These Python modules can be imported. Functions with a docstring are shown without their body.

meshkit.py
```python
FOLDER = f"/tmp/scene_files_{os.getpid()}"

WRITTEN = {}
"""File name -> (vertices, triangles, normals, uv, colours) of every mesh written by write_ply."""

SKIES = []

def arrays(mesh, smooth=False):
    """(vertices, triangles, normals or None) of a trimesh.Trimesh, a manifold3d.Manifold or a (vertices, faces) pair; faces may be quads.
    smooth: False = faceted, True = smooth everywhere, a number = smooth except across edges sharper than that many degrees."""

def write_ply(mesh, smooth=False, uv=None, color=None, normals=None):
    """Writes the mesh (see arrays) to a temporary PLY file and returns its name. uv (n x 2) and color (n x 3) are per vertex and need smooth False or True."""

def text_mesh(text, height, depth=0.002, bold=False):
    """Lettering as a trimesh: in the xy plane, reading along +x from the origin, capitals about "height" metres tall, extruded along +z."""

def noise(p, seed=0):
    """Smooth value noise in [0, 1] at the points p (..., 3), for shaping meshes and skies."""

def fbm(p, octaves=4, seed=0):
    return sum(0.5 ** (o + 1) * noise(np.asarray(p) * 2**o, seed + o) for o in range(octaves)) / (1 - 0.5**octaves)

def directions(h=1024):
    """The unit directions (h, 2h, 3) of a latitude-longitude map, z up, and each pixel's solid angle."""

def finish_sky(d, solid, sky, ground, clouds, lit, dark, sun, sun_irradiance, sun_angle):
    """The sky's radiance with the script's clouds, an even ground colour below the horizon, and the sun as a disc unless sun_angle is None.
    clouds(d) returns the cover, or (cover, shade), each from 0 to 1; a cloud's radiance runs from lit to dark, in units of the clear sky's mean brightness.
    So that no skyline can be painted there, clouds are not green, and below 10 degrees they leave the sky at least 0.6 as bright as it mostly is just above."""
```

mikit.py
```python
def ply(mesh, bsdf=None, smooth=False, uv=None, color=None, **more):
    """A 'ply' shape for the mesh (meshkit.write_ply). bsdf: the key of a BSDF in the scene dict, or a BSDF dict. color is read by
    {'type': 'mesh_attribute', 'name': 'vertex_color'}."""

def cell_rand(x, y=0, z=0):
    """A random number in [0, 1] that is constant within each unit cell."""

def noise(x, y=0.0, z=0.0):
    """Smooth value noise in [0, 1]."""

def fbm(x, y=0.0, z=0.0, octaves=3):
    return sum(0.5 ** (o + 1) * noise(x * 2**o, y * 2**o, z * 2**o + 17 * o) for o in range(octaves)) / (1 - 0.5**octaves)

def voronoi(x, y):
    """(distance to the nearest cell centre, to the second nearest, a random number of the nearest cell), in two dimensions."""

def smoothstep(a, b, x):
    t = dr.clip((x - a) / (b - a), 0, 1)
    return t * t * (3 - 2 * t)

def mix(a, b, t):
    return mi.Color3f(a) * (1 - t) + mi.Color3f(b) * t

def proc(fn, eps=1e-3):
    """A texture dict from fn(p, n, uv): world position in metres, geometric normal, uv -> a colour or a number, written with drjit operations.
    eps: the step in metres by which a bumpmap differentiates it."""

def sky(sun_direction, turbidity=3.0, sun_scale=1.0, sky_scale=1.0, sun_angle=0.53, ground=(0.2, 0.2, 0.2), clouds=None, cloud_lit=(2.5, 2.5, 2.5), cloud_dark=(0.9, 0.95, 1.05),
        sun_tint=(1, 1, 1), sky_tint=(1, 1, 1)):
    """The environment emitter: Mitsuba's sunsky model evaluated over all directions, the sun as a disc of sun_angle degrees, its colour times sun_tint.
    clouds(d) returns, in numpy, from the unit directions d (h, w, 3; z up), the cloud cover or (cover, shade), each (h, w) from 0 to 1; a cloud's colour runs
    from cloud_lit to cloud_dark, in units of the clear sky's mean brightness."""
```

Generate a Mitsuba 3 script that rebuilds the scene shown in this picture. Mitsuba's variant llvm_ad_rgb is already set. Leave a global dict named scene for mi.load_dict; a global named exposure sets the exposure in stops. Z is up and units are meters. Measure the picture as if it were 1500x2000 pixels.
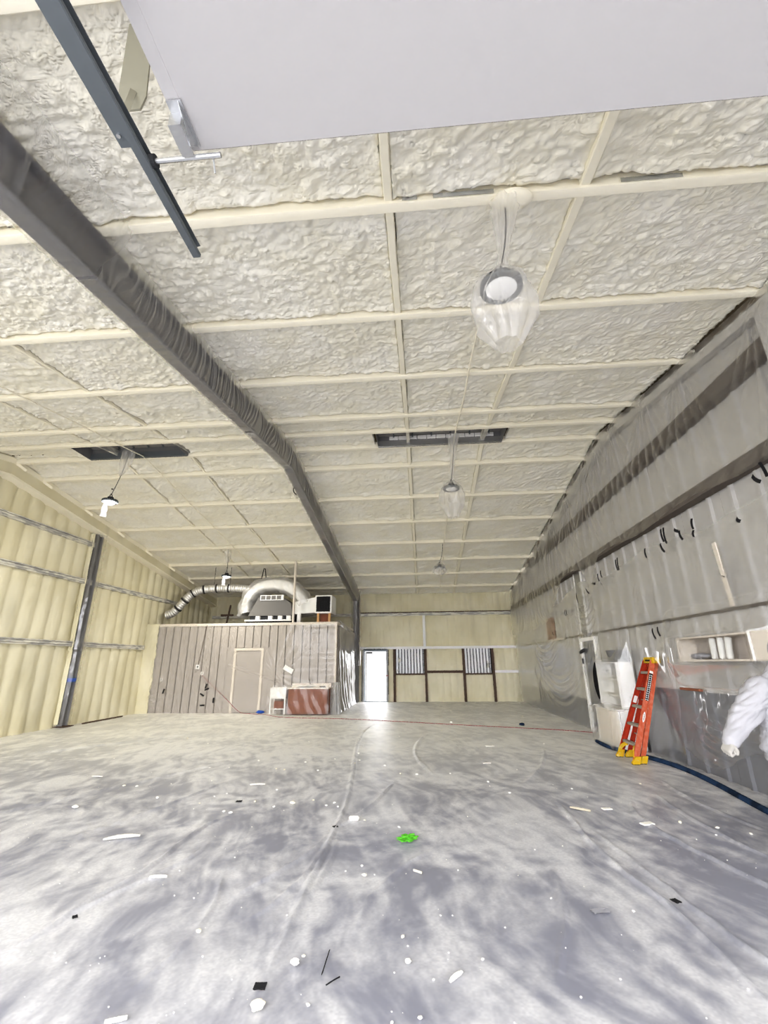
import math, random
import numpy as np, trimesh
import drjit as dr
import mitsuba as mi
import mikit, meshkit
from mikit import proc, noise, fbm, smoothstep, mix
from meshkit import noise as nnoise, fbm as nfbm
T = mi.ScalarTransform4f
scene, labels = {}, {}
random.seed(7)
RNG = np.random.default_rng(7)

# ------------------------------------------------------------------ camera, sky, exposure
exposure = 1.60
PITCH, YAW, ROLL, FPX = math.radians(18.469), math.radians(-4.556), math.radians(-0.449), 883.98
EYE = np.array([0.0, 0.0, 1.6])
_fw = np.array([math.sin(YAW)*math.cos(PITCH), math.cos(YAW)*math.cos(PITCH), math.sin(PITCH)])
_r0 = np.array([math.cos(YAW), -math.sin(YAW), 0.0]); _u0 = np.cross(_r0, _fw)
_up = -_r0*math.sin(ROLL) + _u0*math.cos(ROLL)
scene['camera'] = {'type': 'perspective', 'fov': math.degrees(2*math.atan(750/FPX)), 'fov_axis': 'x', 'near_clip': 0.05, 'far_clip': 500.0,
                   'to_world': T().look_at(origin=EYE.tolist(), target=(EYE+_fw).tolist(), up=_up.tolist())}
# bright overcast day outside: light comes in through the open front and the far door
scene['sky'] = mikit.sky((0.3, -0.5, 0.8), turbidity=4.0, sun_scale=0.0, sky_scale=38.0, ground=(0.35, 0.345, 0.335),
                         clouds=lambda d: (np.ones(d.shape[:2]), 0.25*nfbm(d*3.0, 3)), cloud_lit=(1.0, 1.0, 1.03), cloud_dark=(0.8, 0.82, 0.86))

# ------------------------------------------------------------------ building frame (metres)
XL, XR, YN, YF, YR, ZR = -10.1, 4.2, -2.67, 21.32, 9.326, 6.339
SL = (6.339-4.590)/(21.32-9.326)
XF = -2.95
ZO = 3.02       # office height
YO = 16.53      # office front
def roofz(y): return ZR - SL*np.abs(np.asarray(y, float)-YR)
PURLINS = [-1.8, -0.2, 1.4, 2.996, 4.598, 6.181, 7.764, 8.588, 9.482, 10.338, 11.949, 13.516, 15.185, 16.823, 18.439, 20.134]

# ------------------------------------------------------------------ helpers
def add(key, mesh, bsdf, smooth=False, label=None, cat=None, group=None, kind=None, **kw):
    n = 0; k = key
    while k in scene:
        n += 1; k = f'{key}_{n:03d}'
    scene[k] = mikit.ply(mesh, bsdf, smooth, **kw)
    tag(k, label, cat, group, kind)
    return k
def tag(k, label=None, cat=None, group=None, kind=None):
    d = {}
    if label: d['label'] = label
    if cat: d['category'] = cat
    if group: d['group'] = group
    if kind: d['kind'] = kind
    if d: labels[k] = {**labels.get(k, {}), **d}
_names = {}
def thing(name, label, cat, group=None):
    n = _names.get(name, 0); _names[name] = n+1
    k = name if n == 0 else f'{name}_{n:03d}'
    tag(k, label, cat, group)
    return k
def TM(v, f): return trimesh.Trimesh(np.asarray(v, float), np.asarray(f, int), process=False)
def cat_(*ms):
    ms = [m for x in ms for m in (x if isinstance(x, (list, tuple)) else [x])]
    return trimesh.util.concatenate(ms) if len(ms) > 1 else ms[0]
def box(lo, hi, b=0.0):
    lo, hi = np.minimum(lo, hi).astype(float), np.maximum(lo, hi).astype(float)
    if b <= 0:
        m = trimesh.creation.box(extents=hi-lo); m.apply_translation((lo+hi)/2); return m
    b = min(b, 0.45*(hi-lo).min())
    pts = []
    for i in range(8):
        s = np.array([i & 1, (i >> 1) & 1, (i >> 2) & 1])
        c = np.where(s == 1, hi, lo); inn = np.where(s == 1, -b, b)
        for ax in range(3):
            d = inn.copy(); d[ax] = 0; pts.append(c+d)
    return trimesh.convex.convex_hull(np.array(pts))
def hull(pts): return trimesh.convex.convex_hull(np.asarray(pts, float))
def obox(c, sx, sy, sz, R=None, b=0.0):
    m = box((-sx/2, -sy/2, -sz/2), (sx/2, sy/2, sz/2), b)
    M = np.eye(4)
    if R is not None: M[:3, :3] = R
    M[:3, 3] = c
    m.apply_transform(M); return m
def rot(ax, deg):
    return trimesh.transformations.rotation_matrix(math.radians(deg), {'x': [1, 0, 0], 'y': [0, 1, 0], 'z': [0, 0, 1]}[ax])[:3, :3]
def grid(P, flip=False):
    P = np.asarray(P, float); a, b = P.shape[:2]
    i = np.arange(a*b).reshape(a, b)
    q = np.stack([i[:-1, :-1], i[1:, :-1], i[1:, 1:], i[:-1, 1:]], -1).reshape(-1, 4)
    if flip: q = q[:, ::-1]
    return TM(P.reshape(-1, 3), np.vstack([q[:, [0, 1, 2]], q[:, [0, 2, 3]]]))
def frames(p):
    p = np.asarray(p, float)
    t = np.gradient(p, axis=0); t /= np.linalg.norm(t, axis=1, keepdims=True)+1e-12
    n0 = np.cross(t[0], [0.13, 0.21, 1.0]);
    if np.linalg.norm(n0) < 1e-3: n0 = np.cross(t[0], [1, 0, 0])
    N = []; n = n0/np.linalg.norm(n0)
    for k in range(len(p)):
        n = n - t[k]*(n@t[k]); n /= np.linalg.norm(n); N.append(n)
    N = np.array(N); return t, N, np.cross(t, N)
def tube(p, r, n=8, caps=True, squash=None):
    p = np.asarray(p, float); r = np.broadcast_to(np.asarray(r, float), (len(p),))
    t, N, B = frames(p)
    a = np.arange(n)/n*2*np.pi
    ring = np.cos(a)[None, :, None]*N[:, None]+np.sin(a)[None, :, None]*B[:, None]
    V = p[:, None]+ring*r[:, None, None]
    m, i = len(p), np.arange(n)
    f = []
    for k in range(m-1):
        q = np.stack([k*n+i, k*n+(i+1) % n, (k+1)*n+(i+1) % n, (k+1)*n+i], 1)
        f.append(q[:, [0, 1, 2]]); f.append(q[:, [0, 2, 3]])
    V = V.reshape(-1, 3)
    if caps:
        V = np.vstack([V, p[0], p[-1]])
        f.append(np.stack([i*0+m*n, (i+1) % n, i], 1)); f.append(np.stack([i*0+m*n+1, (m-1)*n+i, (m-1)*n+(i+1) % n], 1))
    return TM(V, np.vstack(f))
def bar(a, b, w, h, up=(0, 0, 1), bev=0.0):
    """a straight bar from a to b, w wide and h high"""
    a, b = np.asarray(a, float), np.asarray(b, float); d = b-a; L = np.linalg.norm(d); d /= L
    s = np.cross(d, up); s /= np.linalg.norm(s); u = np.cross(s, d)
    return obox((a+b)/2, L, w, h, np.stack([d, s, u], 1), bev)
def spline(pts, n):
    from scipy.interpolate import CubicSpline
    pts = np.asarray(pts, float); s = np.r_[0, np.cumsum(np.linalg.norm(np.diff(pts, axis=0), axis=1))]
    return CubicSpline(s, pts)(np.linspace(0, s[-1], n))
def lathe(prof, n=24, c=(0, 0, 0)):
    prof = np.asarray(prof, float); a = np.arange(n+1)/n*2*np.pi
    P = np.stack([prof[:, None, 0]*np.cos(a), prof[:, None, 0]*np.sin(a), prof[:, None, 1]+0*a], -1)+np.asarray(c)
    return grid(P)
def extr(poly, axis, a, b):
    """extrude a 2-D polygon (closed list) along an axis from a to b"""
    poly = np.asarray(poly, float); n = len(poly)
    from shapely.geometry import Polygon
    m = trimesh.creation.extrude_polygon(Polygon(poly), b-a, engine='earcut')
    v = m.vertices.copy(); h = v[:, 2]+a
    if axis == 'x': v2 = np.stack([h, v[:, 0], v[:, 1]], 1); f = m.faces
    elif axis == 'y': v2 = np.stack([v[:, 0], h, v[:, 1]], 1); f = m.faces[:, ::-1]
    else: v2 = np.stack([v[:, 0], v[:, 1], h], 1); f = m.faces
    return TM(v2, f)
def place(mesh, M=None, t=None):
    m = mesh.copy(); A = np.eye(4)
    if M is not None: A[:3, :3] = M
    if t is not None: A[:3, 3] = t
    m.apply_transform(A); return m
def thick(P, base, gain, cap=.75, clipd=None):
    """per-vertex milkiness of a film sheet: where the film bunches (curves sharply) it lies several layers thick"""
    g = np.abs(np.gradient(np.gradient(P, axis=0), axis=0)).sum(-1) if clipd is None else clipd
    w = np.clip(base+gain*g, 0, cap)
    return np.repeat(w.reshape(-1, 1), 3, 1)
def billow(x, y, s, seed): return np.abs(2*nnoise(np.stack([x/s, y/s, 0*x+seed*3.7], -1), seed)-1)
def n2(x, y, s=1.0, seed=0): return nnoise(np.stack([x/s, y/s, 0*x+0.5], -1), seed)

# ------------------------------------------------------------------ materials
def rgb(*c): return {'type': 'rgb', 'value': list(c)}
def mat(key, color, rough=0.5, metal=0.0, spec=0.5, bump=None, **kw):
    c = color if isinstance(color, dict) else rgb(*color)
    if metal > .6: d = {'type': 'roughconductor', 'material': 'none', 'specular_reflectance': c, 'alpha': rough*rough, 'distribution': 'ggx'}
    elif metal < .3 and key != 'floor_film': d = {'type': 'diffuse', 'reflectance': c}
    elif metal >= .3: d = {'type': 'roughconductor', 'material': 'none', 'specular_reflectance': c, 'alpha': max(.3, rough), 'distribution': 'ggx'}
    else: d = {'type': 'principled', 'base_color': c, 'roughness': rough, 'metallic': metal, 'specular': spec, **kw}
    if bump: d = {'type': 'bumpmap', 'arbitrary': {**bump[0]}, 'scale': bump[1], 'bsdf': d}
    scene[key] = {'type': 'twosided', 'bsdf': d}
    return key
FOLD = {'type': 'mesh_attribute', 'name': 'vertex_color'}
def film(key, haze=None, tint=(0.80, 0.79, 0.76), rough=0.22, trans=1.0, ior=1.33):
    """thin polythene film: part clear, part milky; without a haze value the sheet's own thickness (gathered folds are thicker) sets it"""
    scene[key] = {'type': 'blendbsdf', 'weight': FOLD if haze is None else haze,
                  'a': {'type': 'thindielectric', 'int_ior': ior},
                  'b': {'type': 'principledthin', 'base_color': rgb(*tint), 'roughness': rough, 'diff_trans': trans, 'spec_trans': 0.0, 'eta': 1.5}}
    return key
def c_foam(p, n, uv):
    a = fbm(p.x*2.2, p.y*2.2, p.z*2.2, 3); b = noise(p.x*31, p.y*31, p.z*31)
    c = mix((0.885, 0.850, 0.725), (0.915, 0.890, 0.800), smoothstep(0.3, 0.7, a))
    return c*(0.93+0.10*b)
def b_foam(p, n, uv): return dr.abs(2*noise(p.x*38, p.y*46, p.z*40)-1)
mat('foam_ceiling', proc(c_foam), 0.55, bump=(proc(b_foam, 2e-3), 0.011))
def c_foam2(p, n, uv):
    a = fbm(p.x*1.1+3, p.y*1.1, p.z*0.8, 4)
    b = smoothstep(0.55, 0.8, fbm(p.x*2.0, p.y*2.0, p.z*0.35+5, 3))
    c = mix((0.66, 0.61, 0.425), (0.745, 0.70, 0.525), smoothstep(0.3, 0.7, a))
    return c*(1-0.18*b)
mat('foam_wall', proc(c_foam2), 0.6, spec=0.3)
mat('foam_smooth', (0.89, 0.845, 0.70), 0.45, spec=0.4)
mat('deck_dark', (0.085, 0.065, 0.04), 0.8)
mat('outer_skin', (0.30, 0.29, 0.27), 0.7)
mat('galvanized', (0.62, 0.63, 0.64), 0.38, metal=0.8)
def c_girt(p, n, uv):
    a = smoothstep(0.35, 0.65, fbm(p.x*5+p.y*5, p.y*0.7, p.z*14, 3))
    return mix((0.36, 0.355, 0.34), (0.70, 0.68, 0.60), a)
mat('dusty_steel', proc(c_girt), 0.55, metal=0.2)
mat('beam_paint', (0.175, 0.172, 0.172), 0.5)
mat('girt_paint', (0.115, 0.100, 0.088), 0.55)
mat('brown_steel', (0.085, 0.058, 0.045), 0.55)
mat('track_steel', (0.20, 0.225, 0.245), 0.4, metal=0.55)
mat('track_dark', (0.035, 0.036, 0.038), 0.5)
mat('door_white', (0.485, 0.471, 0.471), 0.42, spec=0.4)
mat('white_paint', (0.80, 0.79, 0.77), 0.4)
mat('channel_white', (0.82, 0.83, 0.84), 0.35)
mat('liner_white', (0.47, 0.46, 0.445), 0.42)
mat('liner_gray', (0.165, 0.168, 0.182), 0.42)
mat('office_panel', (0.40, 0.365, 0.335), 0.45)
mat('office_groove', (0.16, 0.14, 0.12), 0.6)
mat('office_trim', (0.68, 0.62, 0.54), 0.45)
mat('black', (0.012, 0.012, 0.013), 0.45)
mat('black_tape', (0.02, 0.02, 0.021), 0.35)
mat('rubber', (0.02, 0.02, 0.02), 0.7)
mat('wood_brown', proc(lambda p, n, uv: mix((0.17, 0.058, 0.034), (0.27, 0.105, 0.064), fbm(p.x*1.5, p.y*1.5, p.z*14, 3))), 0.4)
mat('wood_pine', (0.58, 0.33, 0.15), 0.55)
mat('counter', (0.72, 0.67, 0.60), 0.4)
mat('gray_unit', (0.16, 0.155, 0.15), 0.5)
mat('orange_rail', proc(lambda p, n, uv: mix((0.47, 0.082, 0.036), (0.53, 0.155, 0.095), smoothstep(0.4, 0.75, fbm(p.x*40, p.y*40, p.z*18, 3)))), 0.4)
mat('red_rail', (0.36, 0.030, 0.014), 0.4)
mat('yellow_plastic', proc(lambda p, n, uv: mix((0.58, 0.35, 0.014), (0.60, 0.46, 0.16), smoothstep(0.55, 0.75, fbm(p.x*30, p.y*30, p.z*30, 3)))), 0.42)
mat('alu', (0.56, 0.50, 0.43), 0.45, metal=0.35)
mat('hose_blue', proc(lambda p, n, uv: mix((0.010, 0.016, 0.030), (0.018, 0.038, 0.085), smoothstep(0.35, 0.65, fbm(p.x*7, p.y*7, p.z*7, 3)))), 0.42)
mat('cord_red', (0.26, 0.05, 0.055), 0.5)
mat('scrap', (0.86, 0.84, 0.78), 0.6)
mat('scrap_cream', (0.80, 0.75, 0.60), 0.6)
mat('dusty_khaki', (0.27, 0.26, 0.205), 0.6)
mat('suit', (0.35, 0.346, 0.367), 0.5, spec=0.4)
mat('glove', (0.345, 0.33, 0.305), 0.6)
mat('skin', (0.60, 0.38, 0.28), 0.5)
mat('hair', (0.05, 0.03, 0.02), 0.5)
mat('green_plastic', (0.085, 0.40, 0.030), 0.45)
mat('blue_cloth', (0.03, 0.09, 0.42), 0.6)
mat('foil', (0.86, 0.86, 0.85), 0.6, metal=0.9)
mat('label_white', (0.80, 0.80, 0.78), 0.4)
mat('gray_rock', (0.16, 0.16, 0.16), 0.7)
mat('dust_gray', (0.30, 0.30, 0.33), 0.6)
mat('frosted_panel', (0.84, 0.86, 0.92), 0.35)
mat('apron_concrete', (0.35, 0.345, 0.335), 0.8)
film('film_thin', 0.06, ior=1.2)
film('film_wall', None, (0.80, 0.79, 0.75))
film('film_beam', None, (0.90, 0.89, 0.84), trans=0.5)
film('film_bag', 0.19, (0.92, 0.91, 0.92))
film('film_heavy', 0.50, (0.62, 0.62, 0.62))
def c_floor(p, n, uv):
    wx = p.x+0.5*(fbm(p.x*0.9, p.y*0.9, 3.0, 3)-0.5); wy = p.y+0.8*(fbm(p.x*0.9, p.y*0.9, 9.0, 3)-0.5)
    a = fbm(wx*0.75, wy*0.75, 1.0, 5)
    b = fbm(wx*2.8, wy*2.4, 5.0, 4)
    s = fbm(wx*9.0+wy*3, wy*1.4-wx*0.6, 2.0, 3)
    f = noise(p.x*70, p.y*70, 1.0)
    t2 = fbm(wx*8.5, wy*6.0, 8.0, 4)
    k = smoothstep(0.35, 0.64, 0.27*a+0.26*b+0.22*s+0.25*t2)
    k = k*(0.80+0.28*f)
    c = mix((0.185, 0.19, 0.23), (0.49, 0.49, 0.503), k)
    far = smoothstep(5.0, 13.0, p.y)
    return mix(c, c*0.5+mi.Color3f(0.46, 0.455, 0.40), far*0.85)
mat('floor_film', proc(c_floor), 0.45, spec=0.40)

# ================================================================== STRUCTURE
# ---- floor: concrete under dusty sheeting, with folds
FOLDS = [([(-0.9, 2.5), (-0.9, 2.96), (-0.91, 3.31), (-0.93, 4.1), (-0.94, 5.33), (-1.18, 8.16), (-1.33, 14.2)], .017, .022),
 ([(-0.94, 5.33), (-0.63, 6.34), (-0.5, 7.2)], .014, .02), ([(-0.93, 5.3), (-0.98, 4.46), (-1.1, 3.85), (-1.22, 3.58)], .012, .02),
 ([(-0.96, 5.25), (-1.12, 4.6), (-1.45, 3.9)], .010, .02), ([(-0.9, 5.25), (-0.86, 4.4), (-0.95, 3.5)], .010, .018),
 ([(-2.48, 3.09), (-2.46, 3.38), (-2.42, 3.77), (-2.35, 4.14), (-2.35, 4.96), (-2.16, 5.76)], .015, .02),
 ([(-2.44, 3.4), (-2.36, 3.8), (-2.2, 4.2), (-2.12, 5.0)], .010, .02),
 ([(1.54, 6.56), (1.51, 5.19), (1.57, 4.34), (1.64, 3.96), (1.64, 3.43), (1.71, 2.7)], .016, .02), ([(1.6, 5.6), (1.72, 4.5), (1.83, 3.6), (2.0, 2.9)], .012, .02),
 ([(2.5, 6.61), (2.29, 5.37), (2.51, 4.32), (2.6, 3.6)], .014, .02), ([(2.9, 6.9), (2.8, 5.6), (2.95, 4.6)], .012, .02), ([(3.3, 7.6), (3.2, 6.3), (3.35, 5.4)], .012, .02),
 ([(-7.83, 8.73), (-6.93, 9.95), (-5.49, 12.05)], .016, .04), ([(-3.78, 8.05), (-3.94, 9.65), (-3.77, 10.91)], .016, .03),
 ([(-5.2, 5.2), (-4.2, 7.0), (-3.1, 9.4)], .014, .03), ([(-3.6, 4.6), (-3.2, 5.8), (-2.9, 7.2)], .012, .025), ([(1.2, 7.0), (1.9, 8.6), (2.3, 10.2)], .012, .03), ([(0.2, 7.5), (-.2, 9.5), (.1, 12)], .010, .03),
 ([(-0.5, 3.4), (-.35, 4.2), (.05, 4.9)], .007, .018), ([(.6, 3.0), (.9, 3.9), (1.0, 4.8)], .007, .018), ([(-1.6, 2.8), (-1.5, 3.5), (-1.7, 4.3)], .008, .018)]
def fold_height(X, Y):
    h = np.zeros_like(X)
    for pts, amp, w in FOLDS:
        q = spline(pts, 60)
        lo, hi = q.min(0)-0.15, q.max(0)+0.15
        m = (X > lo[0]) & (X < hi[0]) & (Y > lo[1]) & (Y < hi[1])
        if not m.any(): continue
        from scipy.spatial import cKDTree
        q = spline(pts, 700)
        q[:, 0] += 0.02*(nnoise(np.stack([q[:, 1]*5, 0*q[:, 1], 0*q[:, 1]], -1), int(amp*1e4))-.5)
        d, i = cKDTree(q).query(np.stack([X[m], Y[m]], 1), distance_upper_bound=0.2)
        d = np.minimum(d, 0.2); i = np.minimum(i, 699); e = np.minimum(i, 699-i)/699*6
        h[m] = np.maximum(h[m], 1.7*amp*np.exp(-(d/w)**2)*np.clip(e, 0, 1))
    return h
def floor_mesh():
    xs = np.unique(np.r_[np.arange(XL, -3.2, .07), np.arange(-3.2, 3.6, .020), np.arange(3.6, XR+.3, .05)])
    ys = np.unique(np.r_[np.arange(YN, 1.8, .15), np.arange(1.8, 6.6, .019), np.arange(6.6, 11, .04), np.arange(11, YF+.2, .09)])
    X, Y = np.meshgrid(xs, ys, indexing='ij')
    Z = fold_height(X, Y)+.010*(nfbm(np.stack([X*2.0, Y*1.4, 0*X], -1), 2, 4)-.5)+.004*billow(X+.3*Y, Y*.5, .30, 3)*n2(X, Y, .8, 5)
    return grid(np.stack([X, Y, Z], -1))
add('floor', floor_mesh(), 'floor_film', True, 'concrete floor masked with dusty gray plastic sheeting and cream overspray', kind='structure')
add('floor__slab', box((XL-.3, YN, -.35), (XR+.45, YF+.3, -.03)), 'apron_concrete')
add('ground', box((-60, -60, -.4), (60, YN-.02, -.12)), 'apron_concrete', label='concrete apron outside the open front', kind='structure')
add('ground__yard', box((-60, YF+.32, -.4), (60, 90, -.12)), 'apron_concrete')

# ---- ceiling: foam cells between purlins
BAYS = [(XL-.02, -7.20), (-7.20, -5.42), (-5.42, XF), (XF, -0.17), (-0.17, 1.51), (1.51, XR-.12)]
VENTS = [(-7.86, -5.43), (-0.86, 1.92)]
RCELLS = [(XL-.02, -7.9), (-5.39, XF), (XF, -0.90), (1.96, XR-.12)]
add('ceiling', cat_([grid(np.array([[[x, y, roofz(y)+.21] for y in (YN, YR-.55)] for x in (XL-.25, XR+.25)])), grid(np.array([[[x, y, roofz(y)+.21] for y in (YR+.25, YF+.1)] for x in (XL-.25, XR+.25)])),
                     box((XL-.25, YR-.6, ZR+.13), (-7.87, YR+.3, ZR+.2)), box((-5.42, YR-.6, ZR+.13), (-.87, YR+.3, ZR+.2)), box((1.93, YR-.6, ZR+.13), (XR+.25, YR+.3, ZR+.2))]), 'deck_dark', False,
    'sloped roof ceiling sprayed with cream foam between purlins', kind='structure')
add('ceiling__roof_skin', cat_([grid(np.array([[[x, y, roofz(y)+.26] for y in (YN, YR)] for x in (XL-.3, XR+.3)])), grid(np.array([[[x, y, roofz(y)+.26] for y in (YR, YF+.3)] for x in (XL-.3, XR+.3)]))]), 'outer_skin')
def foam_cell(x0, x1, y0, y1, seed):
    ymid = .5*(y0+y1)
    st = .0165 if 1.5 < ymid < 6.2 and x0 > -6 else (.021 if 1.5 < ymid < 8.6 else (.027 if ymid < 13 and ymid > 8 else .040))
    if ymid < 1.4: st = .06
    xs = np.linspace(x0+.008, x1-.008, max(4, int((x1-x0)/(st*1.15)))); ys = np.linspace(y0, y1, max(4, int((y1-y0)/st)))
    X, Y = np.meshgrid(xs, ys, indexing='ij')
    d = .024*billow(X/1.5, Y, .19, seed+1)+.034*billow(X/1.3, Y, .095, seed+2)+.032*billow(X/1.15, Y, .055, seed+3)+.012*billow(X, Y, .034, seed+5)*(st < .02)+.07*(nfbm(np.stack([X/1.1, Y/.55, 0*X+seed], -1), 3, seed)-.5)
    u, v = (X-x0)/(x1-x0), (Y-y0)/(y1-y0)
    eu = np.minimum(X-x0, x1-X)
    d = d+.030*np.exp(-((y1-Y)/.10)**2)*n2(X, Y, .35, seed+4)*1.6+.02*np.exp(-(eu/.08)**2)
    # ragged edges: the last rows and columns wander, which leaves narrow dark gaps
    gap = .012+.045*np.clip(n2(X, 0*X, .23, seed+6)-.35, 0, 1)+.015*n2(X, 0*X, .05, seed+7)
    Y2 = Y-gap*np.clip(1-(y1-Y)/.15, 0, 1)
    gx = .022*np.clip(n2(Y, 0*Y, .3, seed+8)-.45, 0, 1)*2
    X2 = X+gx*np.clip(1-(X-x0)/.12, 0, 1)-gx*.4*np.clip(1-(x1-X)/.12, 0, 1)
    Z = roofz(Y)+.135-d
    P = np.stack([X2, Y2, Z], -1)
    # skirt up to the deck
    def up(a, dz): b = a.copy(); b[..., 2] += dz; return b
    P = np.concatenate([up(P[:, :1], .09), P, up(P[:, -1:], .02), up(P[:, -1:], .09)], 1)
    P = np.concatenate([up(P[:1], .07), P, up(P[-1:], .07)], 0)
    return grid(P, True)
k = 0
yy = [YN]+PURLINS+[YF]
for i in range(len(yy)-1):
    y0, y1 = yy[i]-.004, yy[i+1]-.088
    if i == len(yy)-2: y1 = YF
    cells = RCELLS if abs(yy[i]-8.588) < 1e-6 else BAYS
    for (a, b) in cells:
        k += 1
        add('ceiling__foam_panel', foam_cell(a+(.030 if a > XL and abs(a-XF) > .01 else 0), b-(.030 if b < XR and abs(b-XF) > .01 else 0), y0, y1, k*11), 'foam_ceiling', True)
# purlins, foam coated
PROF = np.array([(-.075, .20), (-.085, .13), (-.082, .06), (-.092, .032), (-.088, .008), (-.07, .001), (-.03, 0), (-.008, .002), (0, .012), (-.004, .03), (-.03, .05), (-.035, .12), (-.02, .20)])
for i, y in enumerate(PURLINS):
    xs = np.linspace(XL-.03, XR+.06, 260)
    X = np.repeat(xs[:, None], len(PROF), 1)
    w = .010*(n2(X, 0*X, .35, i+50)-.5)+.006*(n2(X, 0*X, .09, i+70)-.5)
    P = np.stack([X, y+PROF[None, :, 0]+w*1.3*(PROF[None, :, 0] < -.02), roofz(y)+PROF[None, :, 1]+w*.6*(PROF[None, :, 1] < .1)], -1)
    add('ceiling__purlin', grid(P, True), 'foam_smooth', 40)
add('ceiling__bare_flange', cat_([bar((x0, PURLINS[3]-.099, roofz(PURLINS[3])+.045), (x1, PURLINS[3]-.099, roofz(PURLINS[3])+.045), .004, .045) for x0, x1 in ((-.05, .08), (.22, .74), (1.8, 2.3))]), 'galvanized', label='bare metal patches of the near purlin')
# bracing strips between the purlins, and the lamp conduits
for (x, w, d) in ((-7.20, .05, .06), (-5.42, .05, .06), (-0.17, .075, .045), (1.51, .085, .045)):
    for i in range(len(yy)-1):
        y0, y1 = yy[i], yy[i+1]-.085
        if y1 < -1: continue
        skip = abs(yy[i]-8.588) < 1e-6 and x in (-7.20,)
        ys = np.linspace(y0-.003, y1, 12)
        c = np.array([(-w/2, .19), (-w/2, d+.01), (-w/2*.8, d), (w/2*.8, d), (w/2, d+.01), (w/2, .19)])
        wob = .012*(n2(ys*3, ys*0, .7, int(x*10)+90+i)-.5)
        P = np.stack([x+wob[:, None]+c[None, :, 0], np.repeat(ys[:, None], 6, 1), roofz(ys)[:, None]+c[None, :, 1]], -1)
        add('ceiling__brace', grid(P), 'dusty_steel' if skip or (abs(yy[i]-8.588) < 1e-6) else 'foam_smooth')
for x, y0, y1 in ((.85, 4.6, 20.1), (-6.50, 3.0, 17.0)):
    ys = np.r_[np.linspace(y0, YR, 14), np.linspace(YR+.1, y1, 16)]
    add('ceiling__conduit', tube(np.stack([x+.01*np.sin(ys*2), ys, roofz(ys)-.012], 1), .014, 8), 'foam_smooth', True)
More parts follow.
